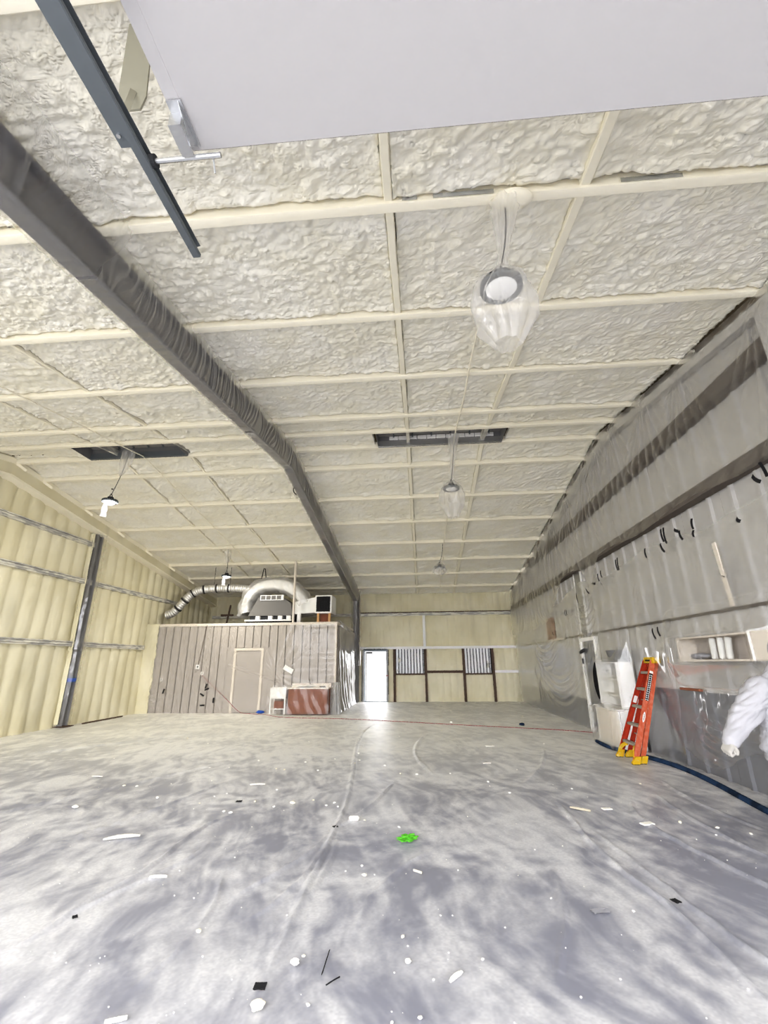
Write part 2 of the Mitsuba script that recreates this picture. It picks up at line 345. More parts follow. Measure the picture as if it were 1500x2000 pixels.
# ridge vents: the slots left open at the ridge
for vi, (a, b) in enumerate(VENTS):
    t = thing('ridge_vent', ['long dark ridge vent slot above the lit lamp over the left bay', 'ridge vent slot with a row of white blocks over the right bay'][vi], 'roof vent')
    zb = ZR-.02
    add(t+'__throat', cat_([box((a, 9.385, zb-.01), (b, 9.395, zb+.52)), box((a, 8.60, zb-.06), (b, 8.61, zb+.52)), box((a-.01, 8.60, zb), (a, 9.39, zb+.5)), box((b, 8.60, zb), (b+.01, 9.39, zb+.5)), box((a, 8.6, zb+.52), (b, 9.4, zb+.54))]), 'gray_rock')
    add(t+'__lip', cat_([bar((a, 9.37, zb+.07), (b, 9.37, zb+.07), .02, .15), bar((a, 9.36, zb-.0), (b, 9.36, zb-.0), .05, .012)]), 'galvanized' if vi else 'track_steel')
    n = 11
    for q in range(n):
        x0 = a+.25+(b-a-.4)*q/n; x1 = x0+(b-a-.4)/n-.012
        if vi: add(t+'__insulation_block', box((x0, 9.33, zb+.155), (x1, 9.37, zb+.24), .006), 'label_white')
        if q % 2 == 0: add(t+'__bracket', cat_([bar(((x0+x1)/2, 8.62, zb+.36), ((x0+x1)/2, 9.36, zb+.27), .03, .012), box(((x0+x1)/2-.015, 9.325, zb+.2), ((x0+x1)/2+.015, 9.33, zb+.40))]), 'track_steel')
    for dy in (.25, .45, .62):
        add(t+'__rail', tube([(a, 8.62+dy, zb+.33), (b, 8.62+dy, zb+.33)], .014, 6), 'track_steel')

# ---- left end wall: ribbed spray foam, girts, rake beam
def foam_wall(axis, c0, a0, a1, ztop, per, amp, step, seed, z0=-.02, hole=None, zs=None):
    aa = np.arange(a0, a1+step, step); aa[-1] = a1
    Zn = np.linspace(0, 1, 64) if zs is None else zs
    A, V = np.meshgrid(aa, Zn, indexing='ij')
    zt = ztop(A) if callable(ztop) else ztop
    Z = z0+(zt-z0)*V
    ph = A/per+.16*(nfbm(np.stack([A*.7, Z*.5, 0*A], -1), 3, seed)-.5)
    D = amp*np.abs(np.sin(np.pi*ph))**.7+.055*(nfbm(np.stack([A*1.3, Z*.9, 0*A+2], -1), 3, seed+1)-.5)+.012*billow(A, Z*.7, .16, seed+2)+.006*billow(A, Z, .06, seed+3)
    return A, Z, D
A, Z, D = foam_wall('y', XL, YN, YF, lambda y: roofz(y)+.1, .47, .070, .040, 21, zs=np.linspace(0, 1, 70))
add('wall_left', grid(np.stack([XL+D, A, Z], -1)), 'foam_wall', True, 'left end wall coated in rippled yellow spray foam', kind='structure')
add('wall_left__siding', box((XL-.2, YN, -.3), (XL-.08, YF+.1, 0.1+roofz(YF))), 'outer_skin')
add('wall_left__gable_siding', extr([(YN, 4.6), (YF+.1, 4.6), (YR, ZR+.22)], 'x', XL-.2, XL-.08), 'outer_skin')
def cgirt(y0, y1, z, x=XL, w=.15, h=.14):
    pr = [(0, -h/2), (w, -h/2), (w, -h/2+.03), (w-.012, -h/2+.03), (w-.012, -h/2+.012), (0.02, -h/2+.012), (.02, h/2-.012), (w-.012, h/2-.012), (w-.012, h/2-.03), (w, h/2-.03), (w, h/2), (0, h/2)]
    return extr([(x+a, z+b) for a, b in pr], 'y', y0, y1)
for y0, y1, z in ((YN, 16.2, 2.19), (YN, 18.6, 3.98), (YN, 12.85, 5.115)):
    add('wall_left__girt', cat_([cgirt(y0, y1, z), box((XL+.02, y0, z-.03), (XL+.135, y1, z+.03))]), 'dusty_steel')
def rake(x0, x1, d0, d1, bs, key):
    ms = []
    for ya, yb in ((YN, YR), (YR, YF)):
        pts = [(x, y, roofz(y)-d) for x in (x0, x1) for y in (ya, yb) for d in (d0, d1)]
        ms.append(hull(pts))
    return add(key, cat_(ms), bs)
rake(XL, XL+.30, -.10, .05, 'foam_smooth', 'wall_left__rake_beam')
rake(XL+.20, XL+.30, .03, .36, 'foam_wall', 'wall_left__rake_beam')
rake(XL, XL+.34, .33, .38, 'foam_smooth', 'wall_left__rake_beam')
for y in PURLINS[8:15]:
    add('wall_left__purlin_clip', bar((XL+.3, y-.05, roofz(y)-.0), (XL+.52, y+.02, roofz(y)-.16), .05, .07, bev=.01), 'foam_smooth')

# ---- far wall: foam with a door hole, girts, posts, two unfoamed openings
DX0, DX1, DZ = -2.66, -1.60, 2.15
def far_part(x0, x1, z0, z1, seed):
    A, Z, D = foam_wall('x', YF, x0, x1, z1, .30, .028, .03, 31, z0=z0, zs=np.linspace(0, 1, max(4, int((z1-z0)/.07))))
    D = D-.02
    P = np.stack([A, YF-D, Z], -1)
    e = P.copy()
    return grid(np.concatenate([e[:1]+[0, .12, 0], P, e[-1:]+[0, .12, 0]], 0), True)
OP = [(-1.26, .11), (1.78, 3.03)]  # window openings, z 1.16..2.2
ms = [far_part(-3.15, DX0, 0, 2.22, 1), far_part(DX1, OP[0][0], 0, 2.22, 2), far_part(OP[0][0], OP[0][1], 0, 1.15, 3), far_part(OP[0][1], OP[1][0], 0, 2.22, 4),
      far_part(OP[1][0], OP[1][1], 0, 1.15, 5), far_part(OP[1][1], XR+.05, 0, 2.22, 6), far_part(-3.15, XR+.05, 2.2, float(roofz(YF))+.16, 7), far_part(XL, -3.1, 2.7, float(roofz(YF))+.16, 8), far_part(DX0, DX1, DZ, 2.22, 9)]
add('wall_far', cat_(ms), 'foam_wall', True, 'far side wall of rippled yellow foam with a doorway and two boarded openings', kind='structure')
add('wall_far__siding', cat_([box((XL-.2, YF+.1, -.3), (DX0-.02, YF+.2, 4.85)), box((DX1+.02, YF+.1, -.3), (XR+.3, YF+.2, 4.85)), box((DX0-.03, YF+.1, DZ+.02), (DX1+.03, YF+.2, 4.85))]), 'outer_skin')
def fgirt(x0, x1, z, b, h=.12, d=.13):
    return add('wall_far__girt', cat_([box((x0, YF-d, z-h/2), (x1, YF-d+.012, z+h/2)), box((x0, YF-d, z-h/2), (x1, YF, z-h/2+.012)), box((x0, YF-d, z+h/2-.012), (x1, YF, z+h/2))]), b)
fgirt(XF-.1, DX0-.02, 2.245, 'channel_white'); fgirt(DX1-1.08, XR-.05, 2.245, 'channel_white', .11)
fgirt(XL+.2, XR-.05, 3.72, 'dusty_steel', .13); add('wall_far__girt', box((-2.9, YF-.14, 3.80), (XR-.1, YF-.03, 3.825)), 'brown_steel')
fgirt(3.09, XR-.05, 1.22, 'channel_white', .11)
add('wall_far__girt', box((OP[0][1]+.03, YF-.13, 1.175), (OP[1][0]-.03, YF-.02, 1.275), .006), 'brown_steel')
add('wall_far__stud', box((.03, YF-.14, 2.30), (.15, YF-.02, 3.66), .01), 'channel_white')
for x in (OP[0][0]-.02, OP[0][1]+.0, OP[1][0]-.0, OP[1][1]+.02):
    add('wall_far__post', box((x-.05, YF-.14, 0), (x+.05, YF-.02, 2.19), .006), 'brown_steel')
for (a, b) in OP: add('wall_far__sill', box((a+.03, YF-.14, 1.10), (b-.03, YF-.02, 1.16), .006), 'brown_steel')
for oi, (a, b) in enumerate(OP):
    t = thing('corrugated_sheet', ['ribbed pale metal sheet in the opening nearer the doorway', 'ribbed pale metal sheet in the opening nearer the plastic-covered wall'][oi], 'metal sheet')
    x = a+.05; n = 0
    while x < b-.06:
        w = min(.135, b-.05-x)
        add(t+'__strip', hull([(x+.004, YF-.05, z) for z in (1.16, 2.24)]+[(x+w-.028, YF-.05, z) for z in (1.16, 2.24)]+[(x+.018, YF-.085, z) for z in (1.16, 2.24)]+[(x+w-.040, YF-.085, z) for z in (1.16, 2.24)]), 'frosted_panel')
        x += w; n += 1
    add(t+'__backing', box((a, YF-.045, 1.14), (b, YF+.02, 2.24)), 'track_dark')
    for q in range(2 if oi else 3):
        zz = 1.38+.22*q if oi else (1.62, 1.25, 1.9)[q]; xx = (a+1.0) if oi else (a+.16, a+.08, a+.95)[q]
        add(t+'__stain', box((xx, YF-.089, zz), (xx+(.09 if q == 0 else .05), YF-.086, zz+(.2 if q == 0 else .07))), 'dusty_steel')
# far doorway: frame, open leaf, closer
add('door_1', cat_([box((DX0-.03, YF-.12, 0), (DX0+.05, YF+.14, DZ+.05), .008), box((DX1-.05, YF-.12, 0), (DX1+.03, YF+.14, DZ+.05), .008), box((DX0, YF-.12, DZ-.04), (DX1, YF+.14, DZ+.05), .008), box((DX0, YF-.05, -.02), (DX1, YF+.2, .02))]), 'track_steel', False, 'open far doorway with a gray steel frame and bright daylight behind', kind='structure')
add('door_1__leaf', box((DX0+.06, YF+.10, .02), (DX0+.11, YF+1.02, DZ-.06), .006), 'white_paint')
add('door_1__leaf__handle', cat_([tube([(DX0+.11, YF+.95, 1.02), (DX0+.17, YF+.95, 1.02)], .012, 8), tube([(DX0+.165, YF+.95, 1.02), (DX0+.165, YF+.83, 1.02)], .011, 8)]), 'track_dark')
add('door_1__closer', cat_([box((DX0+.14, YF-.17, DZ-.14), (DX0+.40, YF-.11, DZ-.07), .01), bar((DX0+.3, YF-.12, DZ-.15), (DX0+.44, YF-.18, DZ-.20), .025, .02)]), 'black')

def masked_edge(x, z0, z1, seed, w):
    zs = np.linspace(z0, z1, 40); us = np.linspace(0, 1, 7)
    Zg, U = np.meshgrid(zs, us, indexing='ij')
    return grid(np.stack([x+w*(U-.5)*(1+.6*(n2(Zg, U, .12, seed)-.5)), YF-.135-.035*n2(Zg*1.0, U*.4, .07, seed+1), Zg], -1), True)
tag(thing('door_masking', 'crumpled strips of masking film and black tape around the far doorway', 'masking film'))
add('door_masking__film', cat_([masked_edge(DX0-.01, 0, DZ, 3, .10), masked_edge(DX1+.0, 0, DZ, 5, .10)]), 'film_heavy', True)
for i, (x, z0, z1) in enumerate(((DX0-.055, .05, 1.9), (DX1+.05, .3, 1.3), (DX1+.055, 1.5, 2.15))):
    add('door_masking__tape_strip', box((x-.012, YF-.19, z0), (x+.012, YF-.185, z1)), 'black_tape')
add('door_masking__tape_strip', box((DX0, YF-.15, DZ+.03), (DX1, YF-.145, DZ+.06)), 'black_tape')
add('door_masking__tape_strip', box((DX1-.05, YF-.20, 1.06), (DX1+.05, YF-.195, 1.10)), 'cord_red', label='red tape strip')

# ---- right wall: metal liner panels behind masking film
def liner(y0, y1, z0, ztop, n=2):
    xs = XR+.03
    pr = []
    P = []
    for q in range(n):
        a = y0+(y1-y0)*q/n; w = (y1-y0)/n
        pr += [(a+.001, 0), (a+w*.38, 0), (a+w*.41, -.042), (a+w*.50, -.042), (a+w*.53, 0), (a+w-.001, 0)]
    rows = []
    for s in (0, 1):
        rows.append([(xs+d, y, z0 if s == 0 else ztop(y)) for y, d in pr])
    return grid(np.array(rows).transpose(1, 0, 2))
ys_ = np.arange(YN, YF, 1.0)
add('wall_right', box((XR+.06, YN, -.3), (XR+.2, YF+.1, 4.75)), 'outer_skin', label='right end wall of ribbed metal liner panels under plastic sheeting', kind='structure')
add('wall_right__gable_siding', extr([(YN, 4.6), (YF+.1, 4.6), (YR, ZR+.22)], 'x', XR+.06, XR+.2), 'outer_skin')
for y0 in ys_:
    y1 = min(y0+1.0, YF)
    zw = 1.15 if y0 < 10 else .68
    add('wall_right__panel', liner(y0, y1, zw, lambda y: float(roofz(y))+.1), 'liner_white')
    add('wall_right__wainscot_panel', liner(y0, y1, 0.0, lambda y: zw), 'liner_gray')
for z, y0, y1, h in ((5.08, 1.2, 17.3, .20), (3.93, YN, YF-.1, .17)):
    add('wall_right__girt', cat_([box((XR-.17, y0, z-h/2), (XR+.0, y1, z-h/2+.02)), box((XR-.17, y0, z-h/2), (XR-.155, y1, z+h/2)), box((XR-.17, y0, z+h/2-.02), (XR+.0, y1, z+h/2))]), 'girt_paint')
add('wall_right__girt', box((XR-.045, YN, 2.24), (XR+.0, YF-.1, 2.275)), 'girt_paint')
rake(XR-.12, XR, .02, .16, 'liner_white', 'wall_right__rake_beam')
add('wall_right__column', cat_([box((XR-.18, 4.46, 0), (XR-.165, 4.68, 5.45)), box((XR-.02, 4.46, 0), (XR, 4.68, 5.45)), box((XR-.18, 4.56, 0), (XR, 4.575, 5.45))]), 'liner_white')
# walk-through door in the right wall
add('door_2', cat_([box((XR-.16, 12.45, 0), (XR-.05, 12.56, 2.16), .008), box((XR-.16, 11.48, 0), (XR-.05, 11.56, 2.16), .008), box((XR-.16, 11.48, 2.08), (XR-.05, 12.56, 2.17), .008)]), 'white_paint', False, 'white framed doorway in the right wall behind film', kind='structure')
add('door_2__leaf', box((XR-.10, 11.56, .01), (XR-.06, 12.45, 2.08)), 'liner_gray')
add('door_2__hinge', tube([(XR-.17, 12.44, 1.55), (XR-.17, 12.44, 1.68)], .016, 8), 'track_dark')
add('door_2__closer', bar((XR-.19, 12.48, 1.82), (XR-.18, 12.2, 1.88), .05, .06), 'track_dark')

# ---- office booth in the far left corner
XO = -3.05
add('wall_office', cat_([box((XL+.05, YO+.03, 0), (XO-.03, YO+.10, ZO-.02)), box((XO-.10, YO+.03, 0), (XO-.03, YF, ZO-.02)), box((XL, YO+.02, ZO-.12), (XO-.02, YF, ZO-.01))]), 'office_groove', label='low office booth of beige metal panels in the far left corner', kind='structure')
x = XO-.035; px = 1
ODX0, ODX1, ODZ = -6.66, -5.75, 2.06
while x > XL+.15:
    x0 = max(x-.302, XL+.15)
    pieces = []
    spans = [(0, ZO-.09)]
    if x0 < ODX1+.08 and x > ODX0-.08: spans = [(ODZ+.10, ZO-.09)]
    for (za, zb) in spans:
        pieces.append(hull([(x0+.016, YO+.03, z) for z in (za, zb)]+[(x-.010, YO+.03, z) for z in (za, zb)]+[(x0+.024, YO, z) for z in (za, zb)]+[(x-.012, YO, z) for z in (za, zb)]))
        # standing rib at one edge
        pieces.append(box((x-.018, YO-.016, za), (x-.006, YO+.02, zb), .003))
    add('wall_office__panel', cat_(pieces), 'office_panel')
    x -= .302
for xa, xb in ((ODX0-.42, ODX0-.085), (ODX1+.085, ODX1+.42)): add('wall_office__panel', box((xa, YO+.008, 0), (xb, YO+.03, ODZ+.12)), 'office_panel')
y = YO
while y < YF-.3:
    add('wall_office__panel', cat_([box((XO-.03, y+.006, 0), (XO, min(y+.30, YF), ZO-.09), .004), box((XO-.02, y+.006, 0), (XO+.012, y+.018, ZO-.09))]), 'office_panel'); y += .302
add('wall_office__corner_trim', cat_([box((XO-.06, YO-.022, 0), (XO+.015, YO-.004, ZO-.05)), box((XO-.004, YO-.02, 0), (XO+.016, YO+.07, ZO-.05))]), 'office_trim')
add('wall_office__top_trim', cat_([box((XL+.15, YO-.03, ZO-.09), (XO+.03, YO+.05, ZO+.01), .006), box((XO-.05, YO-.03, ZO-.09), (XO+.03, YF, ZO+.01), .006)]), 'office_trim')
add('door_3', cat_([box((ODX0-.09, YO-.03, 0), (ODX0, YO+.04, ODZ+.08), .006), box((ODX1, YO-.03, 0), (ODX1+.09, YO+.04, ODZ+.08), .006), box((ODX0-.09, YO-.03, ODZ), (ODX1+.09, YO+.04, ODZ+.09), .006)]), 'office_trim', False, 'beige flush door with frame in the office front', kind='structure')
add('door_3__leaf', box((ODX0+.006, YO-.005, .012), (ODX1-.006, YO+.035, ODZ-.006), .003), 'office_panel')
add('door_3__leaf__handle', cat_([lathe([(.001, 0), (.03, 0), (.03, .01), (.012, .015), (.012, .05), (.001, .05)], 12).apply_transform(trimesh.transformations.rotation_matrix(math.pi/2, [1, 0, 0])).apply_translation((ODX1-.10, YO-.005, .98)), tube([(ODX1-.10, YO-.05, .98), (ODX1-.22, YO-.05, .98)], .011, 8)]), 'alu')
# foamed corner where the booth meets the left wall
zz = np.linspace(0, ZO-.0, 40); uu = np.linspace(0, 1, 14)
Zg, U = np.meshgrid(zz, uu, indexing='ij'); ang = U*np.pi/2
wig = .10*(nfbm(np.stack([Zg*2, U*2, 0*U], -1), 3, 5)-.5)+.05*billow(Zg, U, .12, 7)
add('wall_office__foam_edge', grid(np.stack([XL+.06+(.36+wig)*np.sin(ang), YO-.02-(.30+wig)*np.cos(ang)*.6-.02, Zg], -1)), 'foam_wall', True)
# ================================================================== THINGS
exec_order = None
# ---- main frame: rafter, column, wrapped in film
def rafter_path(): return [(YN, YR), (YR, 20.7)]
t = thing('steel_frame', 'dark steel rafter and tapered column between the two bays wrapped in film', 'steel frame')
ms = []
for ya, yb in rafter_path():
    for x0, x1, d0, d1 in ((XF-.10, XF+.10, .44, .455), (XF-.10, XF+.10, .012, .027), (XF-.006, XF+.006, .02, .45)):
        ms.append(hull([(x, y, float(roofz(y))-d) for x in (x0, x1) for y in (ya, yb) for d in (d0, d1)]))
add(t+'__rafter', cat_(ms), 'beam_paint')
zt = float(roofz(20.75))-.3
cm = [hull([(x, y, z) for x in (XF-.10, XF+.10) for (y, z) in ((20.35, zt), (20.362, zt), (20.80, 0), (20.812, 0))]),
      box((XF-.10, YF-.18, 0), (XF+.10, YF-.165, zt+.3)), hull([(x, y, z) for x in (XF-.006, XF+.006) for (y, z) in ((20.36, zt), (YF-.17, zt), (20.81, 0), (YF-.17, 0))])]
add(t+'__column', cat_(cm), 'beam_paint')
for y in (2.2, 5.4, 9.326, 13.0, 17.0):
    add(t+'__stiffener', box((XF-.09, y-.006, float(roofz(y))-.45), (XF+.09, y+.006, float(roofz(y))-.02)), 'beam_paint')
def beam_wrap(y0, y1, step, seed, loose=0.0, full=False):
    """film wrapped under the rafter: pinned at the roof on both sides, pulled round the bottom flange, pleated"""
    ys = np.arange(y0, y1, step)
    ts = np.linspace(0, 1, 46)
    Yg, Tt = np.meshgrid(ys, ts, indexing='ij')
    # outline: right top -> right bottom -> under -> left bottom -> left top
    kx = np.array([.15+.28*loose, .125+.20*loose, .118+.07*loose, .112, .105, -.105, -.112, -.13, -.15]); kd = np.array([-.07, .08, .25, .40, .468, .468, .40, .2, -.07])
    s = np.r_[0, np.cumsum(np.hypot(np.diff(kx), np.diff(kd)))]; s /= s[-1]
    cx, cd = np.interp(Tt, s, kx), np.interp(Tt, s, kd)
    nx = np.where(Tt < .45, 1.0, np.where(Tt > .62, -1.0, 0.0)); nd = np.where((Tt >= .42) & (Tt <= .65), 1.0, 0.0)
    side = np.sin(np.pi*np.clip(Tt/.46, 0, 1))*(Tt < .46)+np.sin(np.pi*np.clip((Tt-.54)/.46, 0, 1))*(Tt > .54)
    skew = .22*(n2(Yg, 0*Yg, 1.1, seed)-.2)
    ph = (Yg+skew*Tt*2)*21+3.0*nfbm(np.stack([Yg*2.1, Tt*2, 0*Yg], -1), 2, seed+1)*3
    pl = (np.abs(np.sin(ph))**.6-.4)*.042+(np.abs(np.sin(ph*2.3+1))-.5)*.016
    am = (.35+.65*np.clip(n2(Yg, Tt*.5, .7, seed+2)*1.7-.3, 0, 1))*(.25+.75*side)
    streak = (1-np.abs(np.sin(ph)))**2.2+.6*(1-np.abs(np.sin(ph*2.3+1)))**3
    wgt = .22+.20*(Tt < .43)+.60*streak*am*(Tt < .5)+.10*streak+.55*loose*np.clip(n2(Yg, Tt*.6, .8, seed+8)*1.6+.25, 0, 1)*(Tt < .42)+.30*np.exp(-(Tt/.06)**2)
    pl *= am
    bl = .06*side*n2(Yg, Tt*.2, .9, seed+3)*(1+3*loose*(Tt < .46))
    X = XF+cx+nx*(pl+bl); Dp = cd+nd*(.010+.6*np.abs(pl)+.02*n2(Yg, Tt, .3, seed+4))
    return grid(np.stack([X, Yg, roofz(Yg)-Dp], -1)), np.repeat(np.clip(wgt, 0, .88).reshape(-1, 1), 3, 1)
def addf(key, mc, b, **kw): return add(key, mc[0], b, True, color=mc[1], **kw)
t = thing('beam_wrap', 'pleated grayish plastic film wrapped around the dark rafter', 'plastic film')
addf(t+'__near_sheet', beam_wrap(-1.2, 2.98, .022, 3, .8), 'film_beam')
addf(t+'__middle_sheet', beam_wrap(3.0, 9.1, .0125, 5), 'film_beam')
addf(t+'__far_sheet', beam_wrap(9.0, 20.5, .022, 9), 'film_beam')
zs = np.linspace(1.5, zt+.35, 110); aa = np.linspace(-.2, math.pi+.6, 26)
Zg, Ag = np.meshgrid(zs, aa, indexing='ij'); rr = .17+.035*np.abs(np.sin(Ag*7+5*n2(Zg, Ag, .4, 4)))+.03*n2(Zg, Ag*.3, .15, 6)
yc = 20.55+.35*(1-Zg/zt)
addf(t+'__column_sheet', (grid(np.stack([XF+rr*np.cos(Ag), yc-rr*1.2*np.sin(Ag), Zg], -1)), thick(None, .10, .6, .7, (1-np.abs(np.sin(Ag*7+5*n2(Zg, Ag, .4, 4))))**2)), 'film_beam')
add(t+'__torn_scrap', tube(spline([(XF-.08, 10.2, 5.75), (XF-.12, 10.3, 5.66), (XF-.06, 10.35, 5.60)], 8), .012, 5), 'black_tape')

# ---- left wall column wrapped in film
t = thing('wall_column', 'steel column on the left foam wall wrapped in grayish plastic film', 'steel column')
add(t+'__post', cat_([box((XL+.02, 12.78, 0), (XL+.22, 12.80, 5.5)), box((XL+.02, 12.98, 0), (XL+.22, 13.0, 5.5)), box((XL+.11, 12.78, 0), (XL+.125, 13.0, 5.5))]), 'beam_paint')
add(t+'__base_plate', box((XL+.02, 12.70, .012), (XL+.34, 13.08, .03)), 'brown_steel')
zs = np.linspace(.08, 5.45, 200); aa = np.linspace(-1.9, 1.9, 26)
Zg, Ag = np.meshgrid(zs, aa, indexing='ij')
rr = .165+.018*np.abs(np.sin(Ag*6+9*n2(Zg*.7, Ag*.3, .5, 4)))+.055*n2(Zg, Ag*.5, .45, 6)*(Zg > 2.0)+.01*n2(Zg, Ag, .1, 8)
addf(t+'__film', (grid(np.stack([XL+.12+rr*1.15*np.cos(Ag), 12.89+rr*np.sin(Ag), Zg], -1)), thick(None, .30, .5, .75, (1-np.abs(np.sin(Ag*6+9*n2(Zg*.7, Ag*.3, .5, 4))))**2*n2(Zg, Ag, .4, 19))), 'film_beam')
add(t+'__blue_tape', lathe([(.145, -.05), (.155, -.02), (.15, .04)], 14, (XL+.12, 12.89, 1.22)), 'blue_cloth', True, label='blue tape band')
add(t+'__overspray', grid(np.stack([XL+.10+(rr*1.2)*np.cos(Ag*.25-1.75), 12.89+rr*1.1*np.sin(Ag*.25-1.75), Zg], -1)), 'foam_wall', True)
# low pipe along the left wall foot
add(thing('floor_rod', 'thin dark rod lying along the foot of the left foam wall', 'rod'), tube([(XL+.35, 13.4, .03), (XL+.30, 15.3, .03)], .02, 6), 'brown_steel')

# ---- overhead door stored under the roof near the camera
ZD = 3.80
dx0, dx1, dy0, dy1 = -.975, 2.70, -2.15, 1.352
t = thing('overhead_door', 'smooth white overhead door stored flat below the roof', 'garage door')
nsec = 6; L = (dy1-dy0)/nsec
for q in range(nsec):
    a = dy0+L*q
    add(t+'__section', box((dx0, a+.0015, ZD), (dx1, a+L-.0015, ZD+.048), .003), 'door_white')
add(t+'__end_stile', box((dx0-.002, dy0, ZD-.002), (dx0+.055, dy1-.004, ZD+.045), .001), 'door_white')
add(t+'__bottom_seal', cat_([box((dx0+.01, dy1-.002, ZD+.012), (dx1, dy1+.006, ZD+.04), .002)]), 'rubber')
def hinge(x, y):
    pl = extr([(x-.035, y-.09), (x+.035, y-.09), (x+.045, y+.0), (x+.012, y+.12), (x-.0, y+.128), (x-.012, y+.12), (x-.045, y+.0)], 'z', ZD-.008, ZD-.003)
    bs = [place(trimesh.creation.cylinder(.008, .008, sections=8), None, (x, y+dy, ZD-.010)) for dy in (-.05, .03, .085)]
    return cat_([pl]+bs+[tube([(x-.05, y-.05, ZD-.02), (x+.05, y-.05, ZD-.02)], .014, 8)])
for x in (dx0+.03, .30, 1.45):
    add(t+'__hinge', hinge(x, dy0+4*L+L*1.0-.02-.03), 'galvanized')
yr = dy1-.055
br = cat_([box((dx0+.0, yr-.15, ZD-.012), (dx0+.062, yr+.03, ZD-.005)), box((dx0-.005, yr-.10, ZD-.085), (dx0+.048, yr+.02, ZD-.078)), box((dx0-.005, yr-.105, ZD-.085), (dx0+.048, yr-.10, ZD-.008)), hull([(dx0+.048, yr-.15, ZD-.01), (dx0+.048, yr+.03, ZD-.01), (dx0+.048, yr-.02, ZD-.085), (dx0+.051, yr-.15, ZD-.01), (dx0+.051, yr+.03, ZD-.01), (dx0+.051, yr-.02, ZD-.085)])])
add(t+'__corner_bracket', br, 'galvanized')
add(t+'__roller_shaft', tube([(dx0-.15, yr+.035, ZD-.07), (dx0+.16, yr+.035, ZD-.07)], .012, 10), 'galvanized')
add(t+'__roller_shaft__cotter_pin', tube([(dx0+.12, yr+.035, ZD-.05), (dx0+.125, yr+.07, ZD-.13)], .004, 6), 'galvanized')
add(t+'__roller_shaft__roller', place(trimesh.creation.cylinder(.028, .025, sections=18), rot('y', 90), (dx0-.150, yr+.035, ZD-.07)), 'track_dark')
add(t+'__roller_holder', cat_([box((dx0-.03, dy0+5*L-.03, ZD-.05), (dx0+.06, dy0+5*L+.03, ZD-.004)), tube([(dx0-.15, dy0+5*L-.02, ZD-.03), (dx0+.05, dy0+5*L-.02, ZD-.03)], .013, 8)]), 'galvanized')
# its track, hung from the roof
t = thing('door_track', 'dark steel horizontal track beside the white overhead door', 'door track')
xt = dx0-.175
tr = [(xt-.018, ZD-.11), (xt+.018, ZD-.11), (xt+.022, ZD-.105), (xt+.022, ZD-.09), (xt+.018, ZD-.09), (xt+.017, ZD-.105), (xt-.014, ZD-.105), (xt-.014, ZD-.034), (xt+.010, ZD-.030), (xt+.010, ZD-.026), (xt-.018, ZD-.03)]
add(t+'__rail', extr(tr, 'y', -2.1, 1.80), 'track_steel')
add(t+'__rail_inside', extr([(xt-.0135, ZD-.104), (xt-.010, ZD-.104), (xt-.010, ZD-.036), (xt-.0135, ZD-.036)], 'y', -2.1, 1.803), 'track_dark')
add(t+'__support_angle', cat_([extr([(xt-.065, ZD-.10), (xt-.022, ZD-.10), (xt-.022, ZD-.096), (xt-.061, ZD-.096), (xt-.061, ZD-.02), (xt-.065, ZD-.02)], 'y', -2.1, 1.25)]), 'track_steel')
add(t+'__bolt', cat_([place(trimesh.creation.cylinder(.009, .01, sections=8), None, (xt-.044, y, ZD-.104)) for y in (1.20, .55, .2)]), 'galvanized')
add(t+'__hanger', extr([(-1.538, 4.40), (-1.40, 4.40), (-1.384, 4.50), (-1.45, 5.18), (-1.60, 5.18)], 'y', 1.49, 1.50), 'dusty_khaki', label='flat hanger plate up to the roof')
add(t+'__hanger_rod', cat_([bar((-1.46, 1.485, 4.55), (xt-.05, 1.2, ZD-.05), .03, .004)]), 'dusty_khaki')

